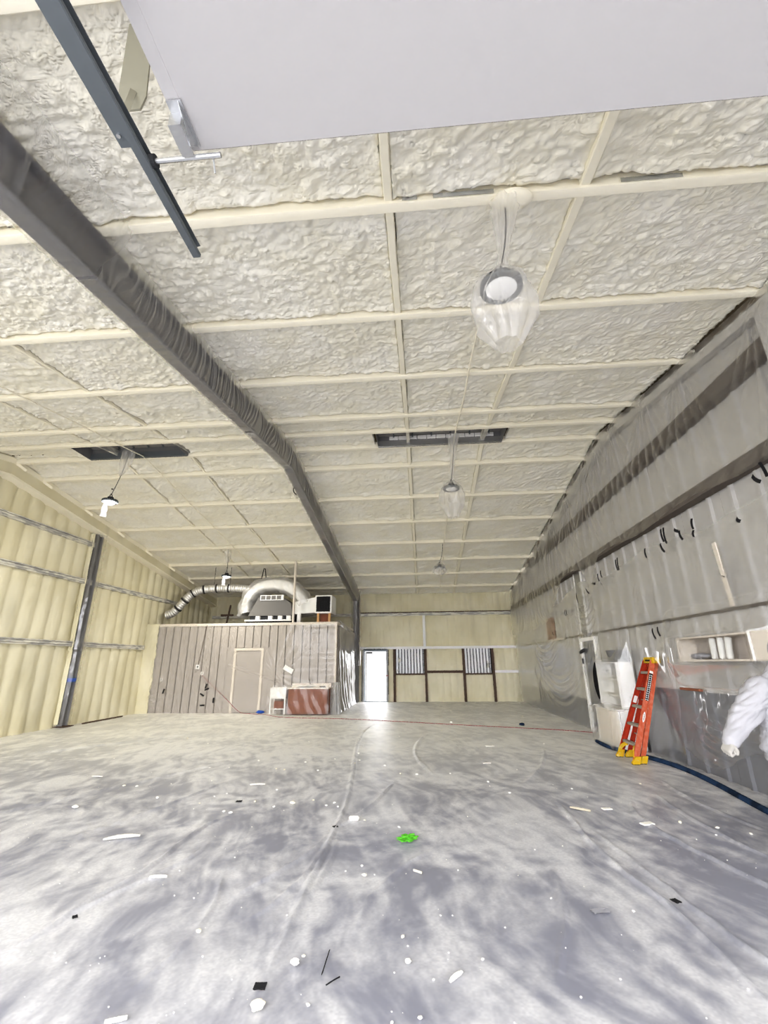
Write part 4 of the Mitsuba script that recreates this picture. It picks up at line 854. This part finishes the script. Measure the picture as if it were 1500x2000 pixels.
g_ = trimesh.creation.icosphere(3, 1.0); v = g_.vertices; v *= (1+.5*(nnoise(v*2.3, 3)-.5))[:, None]; v *= [.13, .09, .05]
add(thing('blue_rag', 'crumpled blue rag on the floor left of the white stand', 'rag'), TM(v+[-5.55, 16.25, .065], g_.faces), 'blue_cloth', True)

# ---- air handler and ducts on the office roof
t = thing('air_handler', 'dark gray air handler with a wide duct hood wrapped in film on the office roof', 'air handler')
yc = 17.2
add(t+'__cabinet', hull([(x, y, z) for y in (yc-.45, yc+.5) for (x, z) in ((-6.45, 3.30), (-4.75, 3.30), (-4.85, 3.75), (-5.2, 3.98), (-6.1, 3.98))]), 'gray_unit')
# hood: a rounded rectangular duct that arches over the cabinet
arc = spline([(-6.62, 3.42), (-6.58, 3.95), (-6.25, 4.36), (-5.65, 4.50), (-5.05, 4.40), (-4.55, 4.02), (-4.35, 3.72)], 50)
def duct(path, wy, hz, y, wrinkle, seed, nsec=28):
    tt = np.gradient(path, axis=0); tt /= np.linalg.norm(tt, axis=1, keepdims=True); nn = np.stack([-tt[:, 1], tt[:, 0]], 1)
    a = np.linspace(0, 2*np.pi, nsec+1)
    c, s = np.sign(np.cos(a))*np.abs(np.cos(a))**.5, np.sign(np.sin(a))*np.abs(np.sin(a))**.5
    S, A = np.meshgrid(np.arange(len(path)), a, indexing='ij')
    w = wrinkle*(n2(S*.12, A*.4, .3, seed)-.5)+wrinkle*.4*np.sin(S*.9+2*A)
    hh = hz*np.ones(len(path)) if np.isscalar(hz) else hz
    P = np.stack([path[:, None, 0]+nn[:, None, 0]*(hh[:, None]*c+w), y+(wy+w)*s+0*hh[:, None], path[:, None, 1]+nn[:, None, 1]*(hh[:, None]*c+w)], -1)
    return grid(P)
hz = np.interp(np.linspace(0, 1, 50), [0, .3, .5, .7, 1], [.20, .22, .24, .26, .2])
add(t+'__hood', duct(arc, .42, hz-.05, yc, .0, 3), 'label_white', True)
add(t+'__vent', cat_([box((-6.02, yc-.50, 3.86), (-5.12, yc-.46, 4.06), .005)]), 'white_paint')
add(t+'__vent__grille', cat_([box((-5.98+.2*q, yc-.505, 3.89), (-5.82+.2*q, yc-.50, 4.03)) for q in range(4)]), 'gray_unit')
add(t+'__film', duct(arc, .50, hz+.06, yc, .05, 9), 'film_bag', True)
add(t+'__side_film', duct(np.stack([np.linspace(-6.85, -6.5, 12), np.linspace(3.30, 4.0, 12)], 1), .46, .12, yc, .05, 12), 'film_heavy', True)
add(t+'__return_duct', hull([(x, y, z) for y in (yc-.40, yc+.35) for (x, z) in ((-4.70, 3.35), (-4.70, 3.80), (-3.85, 3.98), (-3.85, 3.40))]), 'label_white')
add(t+'__return_box', cat_([box((-3.92, yc-.46, 3.36), (-3.30, yc+.40, 4.02), .01)]), 'white_paint')
add(t+'__return_box__grille', box((-3.87, yc-.475, 3.42), (-3.36, yc-.458, 3.97), .003), 'black')
add(t+'__return_box__grille_bars', cat_([box((-3.87+.06*q, yc-.485, 3.42), (-3.858+.06*q, yc-.474, 3.97)) for q in range(9)]), 'track_dark')
for x in (-3.84, -3.42): add(t+'__leg', box((x, yc-.45, ZO), (x+.08, yc-.36, 3.37), .004), 'wood_pine')
add(t+'__leg', box((-3.78, yc-.2, ZO), (-3.40, yc-.1, 3.36), .004), 'wood_brown')
add(t+'__leg', box((-4.60, yc-.42, ZO), (-4.46, yc-.30, 3.38), .004), 'white_paint')
t = thing('pallet', 'white slatted stand with four blocks under the air handler', 'pallet')
for q, x in enumerate((-6.02, -5.55, -5.18, -4.86)): add(t+'__block', box((x-.08, yc-.62, 3.14), (x+.08, yc-.50, 3.28), .006), 'white_paint')
add(t+'__slat', box((-6.5, yc-.64, 3.09), (-4.76, yc-.52, 3.15), .005), 'white_paint'); add(t+'__slat', box((-6.5, yc+.3, 3.09), (-4.6, yc+.42, 3.15), .005), 'white_paint')
add(t+'__base', box((-6.45, yc-.60, ZO-.005), (-4.78, yc+.4, 3.09), .005), 'track_dark'); add(t+'__base', box((-6.4, yc-.4, 3.15), (-4.7, yc+.4, 3.30)), 'track_dark')
add(thing('vent_pipe', 'tall thin cream pipe rising from the office roof to the ceiling', 'pipe'), tube([(-4.68, 16.60, ZO-.01), (-4.70, 16.60, float(roofz(16.6))+.02)], .045, 12), 'office_trim', True)
t = thing('flexible_duct', 'shiny foil flexible duct bending from the air handler to the left wall', 'duct')
dp = spline([(-6.55, 17.2, 4.36), (-7.3, 17.2, 4.42), (-8.2, 17.1, 4.40), (-8.7, 17.0, 4.28), (-9.05, 16.95, 3.98), (-9.35, 16.95, 3.62), (-9.72, 16.95, 3.40)], 150)
add(t+'__foil', tube(dp, .15+.012*np.sin(np.arange(150)*1.9)+.014*(RNG.random(150)-.5), 16), 'foil', 60)
for q in (38, 58, 78, 96, 112, 128): add(t+'__band', tube(dp[q:q+3], .168, 14), 'black_tape')
for q in (38, 64): add(t+'__hanger', tube([dp[q]+[0, 0, .14], [dp[q][0], dp[q][1], float(roofz(dp[q][1]))+.05]], .008, 5), 'track_dark')
for x in (-6.18, -6.05): add(thing('duct_strap', ('left' if x < -6.1 else 'right') + ' one of two dark straps from the ceiling to the duct hood', 'strap', 'duct straps'), bar((x-.08+(.16 if x > -6.1 else 0), 17.2, 4.45), (-6.13+(.04 if x > -6.1 else 0), 17.2, float(roofz(17.2))), .03, .006, up=(0, 1, 0)), 'black')
add(thing('wall_bracket', 'dark pipe and bracket behind the foil duct above the office', 'pipe'), cat_([tube([(-8.6, 19.8, 3.1), (-8.45, 19.8, 4.1)], .04, 8), box((-8.85, 19.75, 3.62), (-8.3, 19.85, 3.70))]), 'brown_steel')
add('wall_far__corner_post', box((-8.25, YF-.28, 2.9), (-7.95, YF-.03, float(roofz(YF-.2))), .02), 'foam_wall')

# ---- person in a white coverall at the right edge
import manifold3d as m3
def sph(c, r, n=20):
    return m3.Manifold.sphere(r, n).translate([float(x) for x in c])
def limb(chain, n=20):
    out = m3.Manifold()
    for (a, ra), (b, rb) in zip(chain[:-1], chain[1:]):
        out = out + m3.Manifold.batch_hull([sph(a, ra, n), sph(b, rb, n)])
    return out
def mesh_of(man, edge=.02, it=8):
    man = man.refine_to_length(edge)
    mm = man.to_mesh(); t_ = trimesh.Trimesh(mm.vert_properties[:, :3], mm.tri_verts, process=True)
    v0 = t_.vertices.copy(); trimesh.smoothing.filter_taubin(t_, iterations=it); d = np.nan_to_num(t_.vertices-v0); L = np.linalg.norm(d, axis=1, keepdims=True)
    t_.vertices = v0+d*np.minimum(1, .6*edge/np.maximum(L, 1e-9)); return t_
PX, PY = 3.07, 4.50
SHr, ELr, WRr = np.array([2.93, 4.50, 1.365]), np.array([2.705, 4.47, 1.13]), np.array([2.535, 4.40, .965])
SHl, ELl, WRl = np.array([3.27, 4.52, 1.395]), np.array([3.40, 4.58, 1.11]), np.array([3.43, 4.45, .88])
HIr, KNr, ANr = np.array([2.995, 4.52, .90]), np.array([3.03, 4.40, .50]), np.array([3.05, 4.50, .10])
HIl, KNl, ANl = np.array([3.17, 4.54, .90]), np.array([3.23, 4.56, .50]), np.array([3.25, 4.78, .13])
def body(g):
    b = limb([((PX+.03, PY, 1.44), .055+g), ((PX+.10, PY-.01, 1.55), .055+g)])
    b += m3.Manifold.batch_hull([sph(SHr+[.05, 0, -.02], .07+g), sph(SHl+[-.05, 0, -.02], .07+g), sph((PX-.06, PY, 1.30), .105+g), sph((PX+.06, PY, 1.30), .105+g), sph((PX+.03, PY, 1.44), .06+g)])
    b += m3.Manifold.batch_hull([sph((PX-.06, PY, 1.30), .105+g), sph((PX+.06, PY, 1.30), .105+g), sph((PX-.05, PY+.01, 1.05), .095+g), sph((PX+.05, PY+.01, 1.05), .095+g)])
    b += m3.Manifold.batch_hull([sph((PX-.05, PY+.01, 1.05), .095+g), sph((PX+.05, PY+.01, 1.05), .095+g), sph(HIr+[0, 0, .02], .10+g), sph(HIl+[0, 0, .02], .10+g)])
    b += limb([(HIr, .09+g), (KNr, .06+g), (ANr, .042+g)])+limb([(HIl, .09+g), (KNl, .06+g), (ANl, .042+g)])
    b += limb([(SHr, .058+g), (ELr, .044+g), (WRr, .030+g)])+limb([(SHl, .058+g), (ELl, .044+g), (WRl, .030+g)])
    return b
HC = np.array([PX+.13, PY-.02, 1.66])
head = m3.Manifold.sphere(1.0, 40).scale([.074, .092, .112]).translate(HC.tolist())+m3.Manifold.batch_hull([sph(HC+[0, -.03, -.06], .055), sph(HC+[0, -.055, -.085], .035)])
head += m3.Manifold.batch_hull([sph(HC+[0, -.088, .01], .010), sph(HC+[0, -.105, -.022], .014)])+sph(HC+[-.075, .0, -.005], .022)+sph(HC+[.075, .0, -.005], .022)
head += m3.Manifold.batch_hull([sph(HC+[-.02, -.083, -.058], .008), sph(HC+[.02, -.083, -.058], .008)])
hands = sph(WRr+[-.02, -.02, -.05], .03)+limb([(WRr, .028), (WRr+[-.02, -.02, -.05], .03)])+limb([(WRl, .028), (WRl+[0, -.01, -.06], .03)])
feet = m3.Manifold()
for an in (ANr, ANl): feet += m3.Manifold.batch_hull([sph(an+[0, .03, -.03], .045), sph(an+[0, -.15, -.055 if an is ANr else -.08], .035)])
t = thing('person', 'person in a white hooded coverall and pale gloves standing beside the right wall', 'person')
add(t, mesh_of(body(0)+head+hands+feet, .02, 6), 'skin', True)
suit = mesh_of(body(.035)+limb([(SHr, .105), (ELr, .095), (WRr+(ELr-WRr)*.12, .062)])+limb([(SHl, .10), (ELl, .085), (WRl+(ELl-WRl)*.12, .06)])+limb([(HIr, .135), (KNr, .11), (ANr+[0, 0, .02], .085)])+limb([(HIl, .135), (KNl, .11), (ANl+[0, 0, .02], .085)]), .014, 8)
v, nn = suit.vertices.copy(), suit.vertex_normals
wr = .026*np.abs(2*nnoise(np.stack([v[:, 0]*6+v[:, 2]*10, v[:, 1]*7, v[:, 2]*22-v[:, 0]*12], -1), 3)-1)+.010*(nfbm(v*14, 3, 5)-.5)
suit = TM(v+nn*wr[:, None], suit.faces)
add(t+'__coverall', suit, 'suit', True)
def cuffm(w, e):
    d = (e-w)/np.linalg.norm(e-w)
    return tube([w-d*.012, w-d*.005, w+d*.015, w+d*.045, w+d*.05], [.048, .056, .060, .062, .05], 20)
for w, e in ((WRr, ELr), (WRl, ELl)): add(t+'__cuff', cuffm(w+(e-w)*.05, e), 'suit', True)
hood = m3.Manifold.sphere(1.0, 36).scale([.10, .125, .145]).translate((HC+[0, .018, .012]).tolist())-m3.Manifold.sphere(1.0, 30).scale([.066, .1, .098]).translate((HC+[0, -.11, -.005]).tolist())
hood += limb([((PX+.10, PY+.03, 1.54), .085), ((PX+.05, PY+.02, 1.46), .11)])
add(t+'__hood', mesh_of(hood-m3.Manifold.sphere(1.0, 30).scale([.07, .13, .10]).translate((HC+[0, -.06, -.005]).tolist()), .012, 3), 'suit', True)
for s in (-1, 1): add(t+'__eye', place(trimesh.creation.icosphere(2, .011), None, HC+[s*.030, -.083, .012]), 'label_white', True)
for an, dz in ((ANr, 0), (ANl, 0)):
    add(t+'__boot', mesh_of(m3.Manifold.batch_hull([sph(an+[0, .045, -.045], .052), sph(an+[0, -.16, -.06], .040), sph(an+[0, .01, .03], .06)]).trim_by_plane([0, 0, 1], .002), .02, 2), 'suit', True)
# gloved fist: palm, four curled fingers, thumb closing on the side
def fist(W, down, fwd, side, mir=1):
    """W wrist, down: hand axis, fwd: thumb side, side: back of the hand"""
    down, fwd, side = [np.asarray(x, float)/np.linalg.norm(x) for x in (down, fwd, side)]
    pl = lambda a, b, c: W+down*a+fwd*b+side*c
    g = m3.Manifold.batch_hull([sph(W, .034), sph(pl(.035, .028, .0), .024), sph(pl(.035, -.028, .0), .024)])
    g += m3.Manifold.batch_hull([sph(pl(.035, .028, .0), .024), sph(pl(.035, -.028, .0), .024), sph(pl(.085, .034, .008), .018), sph(pl(.082, -.034, .008), .016)])
    for i, (b, ln) in enumerate(((.036, 1.0), (.012, 1.08), (-.013, 1.0), (-.035, .82))):
        k1 = pl(.088, b, .010); k2 = k1+down*.030*ln-side*.030*ln; k3 = k2-down*.026*ln-side*.018*ln; k4 = k3-down*.022*ln+side*.012
        g += limb([(k1, .0125), (k2, .0115), (k3, .0105), (k4, .0095)], 14)
    t0 = pl(.03, .040, -.012); g += limb([(t0, .015), (pl(.058, .056, -.032), .0135), (pl(.088, .046, -.05), .0115), (pl(.098, .022, -.058), .010)], 14)
    return mesh_of(g, .004, 6)
dh = (WRr-ELr); 
add(t+'__glove', fist(WRr+dh*.06, dh+np.array([-.02, -.03, -.02]), (.15, -1, -.25), (-1, -.25, .2)), 'glove', True)
dl = (WRl-ELl)
add(t+'__glove', fist(WRl+dl*.06, dl, (0, -1, -.25), (1, 0, .1)), 'glove', True)

# ---- loose bits on the floor: foam scraps, tape, cable bits
def lump(seed, size, flat=.55):
    g = trimesh.creation.icosphere(2, 1.0); v = g.vertices.copy()
    v *= (.72+.75*nnoise(v*1.7+seed, seed))[:, None]; v *= np.array([1.0, .75, flat])*size/2
    v[:, 2] -= v[:, 2].min(); return TM(v, g.faces)
def shard(seed, L, w, th):
    r = np.random.default_rng(seed); n = 9; s = np.linspace(0, 1, n)
    half = w/2*(np.sin(np.pi*np.clip(s*.86+.07, 0, 1))**.5)*(1+.35*(r.random(n)-.5)); mid = .10*L*(np.sin(s*2.5+r.random()*3))*.4
    lift = th+.06*L*np.sin(np.pi*s)*r.random()
    top = np.stack([np.stack([L*(s-.5), mid-half, lift*.6+.003], 1), np.stack([L*(s-.5), mid-half*.4, lift+.004], 1), np.stack([L*(s-.5), mid+half*.4, lift+.004], 1), np.stack([L*(s-.5), mid+half, lift*.5+.003], 1), np.stack([L*(s-.5), mid+half*.3, lift*0+.001], 1), np.stack([L*(s-.5), mid-half*.3, lift*0+.001], 1), np.stack([L*(s-.5), mid-half, lift*.6+.003], 1)], 1)
    return grid(top, True)
SCR = []   # (x, y, length, kind, angle, label)
NAMED = [
 (-2.97, 4.94, .40, 's', 22, 'long thin white foam sliver lying on the floor far left, longest of the slivers'), (-2.14, 4.14, .17, 's', 12, 'white foam sliver on the floor in front of the long left sliver'),
 (-.79, 5.57, .13, 'c', 5, 'capsule shaped white foam scrap near the middle floor seam'), (.12, 3.09, .13, 's', 55, 'narrow pointed white foam sliver in the front right of the floor'),
 (-.77, 3.14, .11, 'l', 0, 'round white foam lump beside the black tape at the front'), (-.86, 2.79, .14, 'l', 30, 'torn cream foam lump in front of the black tape'),
 (1.00, 8.55, .17, 's', 15, 'white foam curl on the floor right of the door reflection'), (1.72, 6.10, .28, 's', 150, 'torn cream foam flake on the right part of the floor'),
 (2.02, 6.12, .14, 'f', 10, 'flat white foam rectangle beside the torn flake on the right'), (2.24, 5.63, .17, 'f', 20, 'flat pale foam rectangle on the floor in front of the ladder'),
 (-.14, 3.20, .08, 'l', 10, 'small cup shaped foam scrap at the front'), (-.10, 4.36, .10, 's', 150, 'curved cream foam crumb right of the green tape'),
 (-1.50, 2.67, .12, 's', 25, 'curved white foam sliver at the front left'), (-1.46, 3.42, .075, 'l', 0, 'triangular cream foam crumb near the left floor fold'),
 (-2.35, 7.0, .26, 's', 15, 'thin white foam strip on the left part of the floor'), (-4.95, 7.35, .22, 's', 0, 'white foam strip near the left foam wall'),
 (1.27, 10.2, .22, 'f', 10, 'flat foam scrap on the floor ahead of the boarded openings'), (.72, 13.9, .17, 'l', 0, 'white foam lump on the floor past the red cord')]
PLAIN = [(-4.2, 6.85, .11), (-4.0, 6.83, .10), (-3.4, 6.3, .12), (-4.15, 5.85, .17), (-2.10, 6.2, .09), (-2.32, 5.8, .10), (-2.22, 5.75, .12), (-2.0, 6.75, .10), (-1.62, 6.15, .16), (-1.8, 6.0, .09), (-2.05, 8.5, .12), (-1.7, 7.9, .10), (-2.25, 7.95, .09),
 (-2.9, 8.6, .10), (-3.5, 8.0, .09), (-3.2, 8.05, .07), (-2.4, 8.0, .07), (-3.1, 7.2, .06), (-3.6, 7.0, .05), (-5.6, 8.7, .06), (-2.75, 6.1, .07), (-2.7, 6.4, .06), (-2.6, 6.55, .06), (-1.25, 9.3, .14), (-1.2, 8.45, .10), (-1.6, 8.8, .09), (-1.15, 8.7, .10), (-.68, 8.3, .11), (-.40, 7.75, .09),
 (-.15, 7.7, .12), (.35, 7.8, .08), (.85, 7.3, .11), (-.68, 5.6, .06), (-1.12, 6.2, .09), (-1.05, 6.05, .08), (-1.2, 6.1, .08), (-1.4, 6.3, .08), (-.30, 5.4, .08), (-.22, 5.05, .04), (-.56, 4.45, .07), (-.52, 4.28, .10), (-.68, 4.35, .04), (-.44, 4.3, .04), (.0, 3.07, .04), (-.18, 3.45, .07),
 (-.62, 2.84, .06), (-.07, 2.79, .06), (-.2, 2.75, .05), (-.74, 3.22, .06), (.28, 3.26, .055), (.06, 3.72, .04), (1.05, 6.75, .09), (2.6, 5.7, .11), (2.88, 5.55, .10), (2.75, 5.35, .06), (3.1, 5.4, .09), (1.5, 5.2, .04), (.85, 4.0, .045), (1.35, 3.85, .06), (1.9, 7.0, .07), (.4, 12.4, .09), (-.6, 11.4, .09), (2.4, 10.5, .10),
 (3.2, 8.3, .06), (2.9, 7.3, .07), (1.4, 8.1, .07), (-4.6, 10.3, .10), (-3.6, 11.6, .10), (-5.4, 11.0, .10), (-2.5, 10.6, .09), (-1.9, 12.6, .10), (1.9, 13.8, .09), (3.0, 15.5, .11), (.9, 17.2, .12), (1.6, 19.2, .14), (2.1, 20.6, .16), (3.0, 20.5, .2), (3.85, 20.3, .22), (-.2, 20.7, .12)]
for i, (x, y, L_, kd, an, lb) in enumerate(NAMED):
    L_ *= .8 if kd != 'l' else 1
    k = thing('foam_scrap', lb, 'foam scrap', 'foam scraps on the floor')
    m = shard(i+1, L_, L_*(.22 if L_ > .25 else .34), .012) if kd == 's' else (box((-L_/2, -L_*.28, .002), (L_/2, L_*.28, .016), .005) if kd == 'f' else (tube([(-L_/2, 0, .022), (-L_*.42, 0, .026), (L_*.42, 0, .026), (L_/2, 0, .022)], [.012, .024, .024, .012], 10) if kd == 'c' else lump(i+1, L_*.42, .6)))
    add(k, place(m, rot('z', an), (x, y, .006)), 'scrap_cream' if 'cream' in lb else 'scrap', 30)
MARKS = [('the green tape', -.2, 5.03), ('the black tape at the middle seam', -.9, 2.95), ('the capsule shaped scrap', -.79, 5.57), ('the long left foam sliver', -2.97, 4.94), ('the step ladder', 3.45, 8.9), ('the blue hose', 3.8, 6.5), ('the far doorway', -2.1, 20.9),
         ('the brown sink cabinet', -3.9, 15.7), ('the left wall column', -9.6, 12.9), ('the torn flake on the right', 1.72, 6.1), ('the white foam curl', 1.0, 8.55), ('the thin foam strip on the left', -2.35, 7.0), ('the boarded openings', 2.0, 20.9), ('the tape patch on the right fold', 1.69, 3.98), ('the red cord', -1.0, 14.3), ('the bright door reflection', -1.3, 11.5), ('the pointed sliver in front', .12, 3.09)]
def crumb_label(x, y, cream):
    nm, mx, my = min(MARKS, key=lambda m: abs(x-m[1])*1.0+abs(y-m[2])*.7)
    side = ('left of' if x < mx else 'right of') if abs(x-mx)/max(y, 1) > abs(y-my)/max(y, 1)*.5 else ('behind' if y > my else 'in front of')
    return f"small {'cream' if cream else 'white'} foam crumb {side} {nm}"
LM = [lump(40+q, 1.0, .5) for q in range(5)]
for i, (x, y, s) in enumerate(PLAIN):
    k = thing('foam_crumb', crumb_label(x, y, i % 4 == 0), 'foam scrap', 'foam crumbs on the floor')
    m = LM[i % 5].copy(); m.apply_scale(s*.36)
    add(k, place(m, rot('z', 67*i), (x, y, .004)), 'scrap' if i % 4 else 'scrap_cream', 40)
pts = RNG.random((520, 2)); sp = []
g0 = trimesh.creation.icosphere(0, 1.0)
for u, v_ in pts:
    y = 2.5+16*u**1.6; x = (-1+2*v_)*min(.9*y+.2, 9)
    if x > 3.9 or x < -9.8 or (y > 15.6 and x < -2.6): continue
    sz = .002+.006*RNG.random()**2; sp.append(TM(g0.vertices*[sz, sz*.8, sz*.7]+[x, y, .008], g0.faces))
add('foam_dust', cat_(sp), 'scrap', label='fine white foam specks scattered over the floor', cat='foam dust', kind='stuff')
# crumpled green tape
g = trimesh.creation.icosphere(4, 1.0); v = g.vertices.copy(); v *= (.5+1.0*np.abs(2*nnoise(v*2.6+4, 8)-1)+.35*nnoise(v*6, 3))[:, None]; v *= [.085, .05, .022]; v[:, 2] -= v[:, 2].min()
add(thing('green_tape', 'crumpled bright green tape scrap on the floor', 'tape'), place(TM(v, g.faces), rot('z', 20), (-.20, 5.03, .006)), 'green_plastic', 30)
def patch(x, y, w, l, a, z=.022, seed=1):
    us = np.linspace(-.5, .5, 8); U, V = np.meshgrid(us, us, indexing='ij')
    R = rot('z', a)[:2, :2]; q = np.stack([U*w, V*l], -1)@R.T
    Zp = z+.006*n2(U*3, V*3, .5, seed)
    return cat_([grid(np.stack([x+q[..., 0], y+q[..., 1], Zp], -1)), grid(np.stack([x+q[..., 0], y+q[..., 1], Zp-.003], -1), True)])
add(thing('tape_patch', 'black tape patch at the front end of the middle floor seam', 'tape'), patch(-.895, 2.93, .062, .055, 5), 'black_tape')
add(thing('tape_patch', 'dark tape patch on the right floor fold', 'tape'), patch(1.69, 3.98, .048, .06, 20), 'black_tape')
add(thing('tape_patch', 'small dark tape bit where the middle floor folds meet', 'tape'), patch(-.95, 5.34, .05, .05, 40), 'black_tape')
add(thing('tape_patch', 'dark tape bit at the front left floor fold', 'tape'), patch(-2.36, 3.52, .03, .04, 40, .018), 'black_tape')
add(thing('tape_patch', 'dark tape bit on the floor far along the left fold', 'tape'), patch(-2.3, 6.2, .07, .06, 10, .012), 'black_tape')
add(thing('wire_scrap', 'thin straight black wire on the floor behind the black tape patch', 'wire'), tube([(-.60, 3.06, .012), (-.60, 3.28, .014)], .0025, 6), 'black')
add(thing('wire_scrap', 'short bent black wire bits on the front floor', 'wire'), tube(spline([(-.56, 2.98, .012), (-.53, 3.0, .02), (-.50, 3.05, .012)], 8), .003, 6), 'black')
add(thing('film_scrap', 'gray torn film scrap on the floor front right', 'film scrap'), patch(1.13, 3.83, .12, .06, 15, .014, 4), 'dust_gray')
g_ = lump(77, .12, .5)
add(thing('blue_scrap', 'small blue gray scrap on the floor by the far right wall', 'scrap'), place(g_, None, (2.55, 13.4, .006)), 'hose_blue', 30)
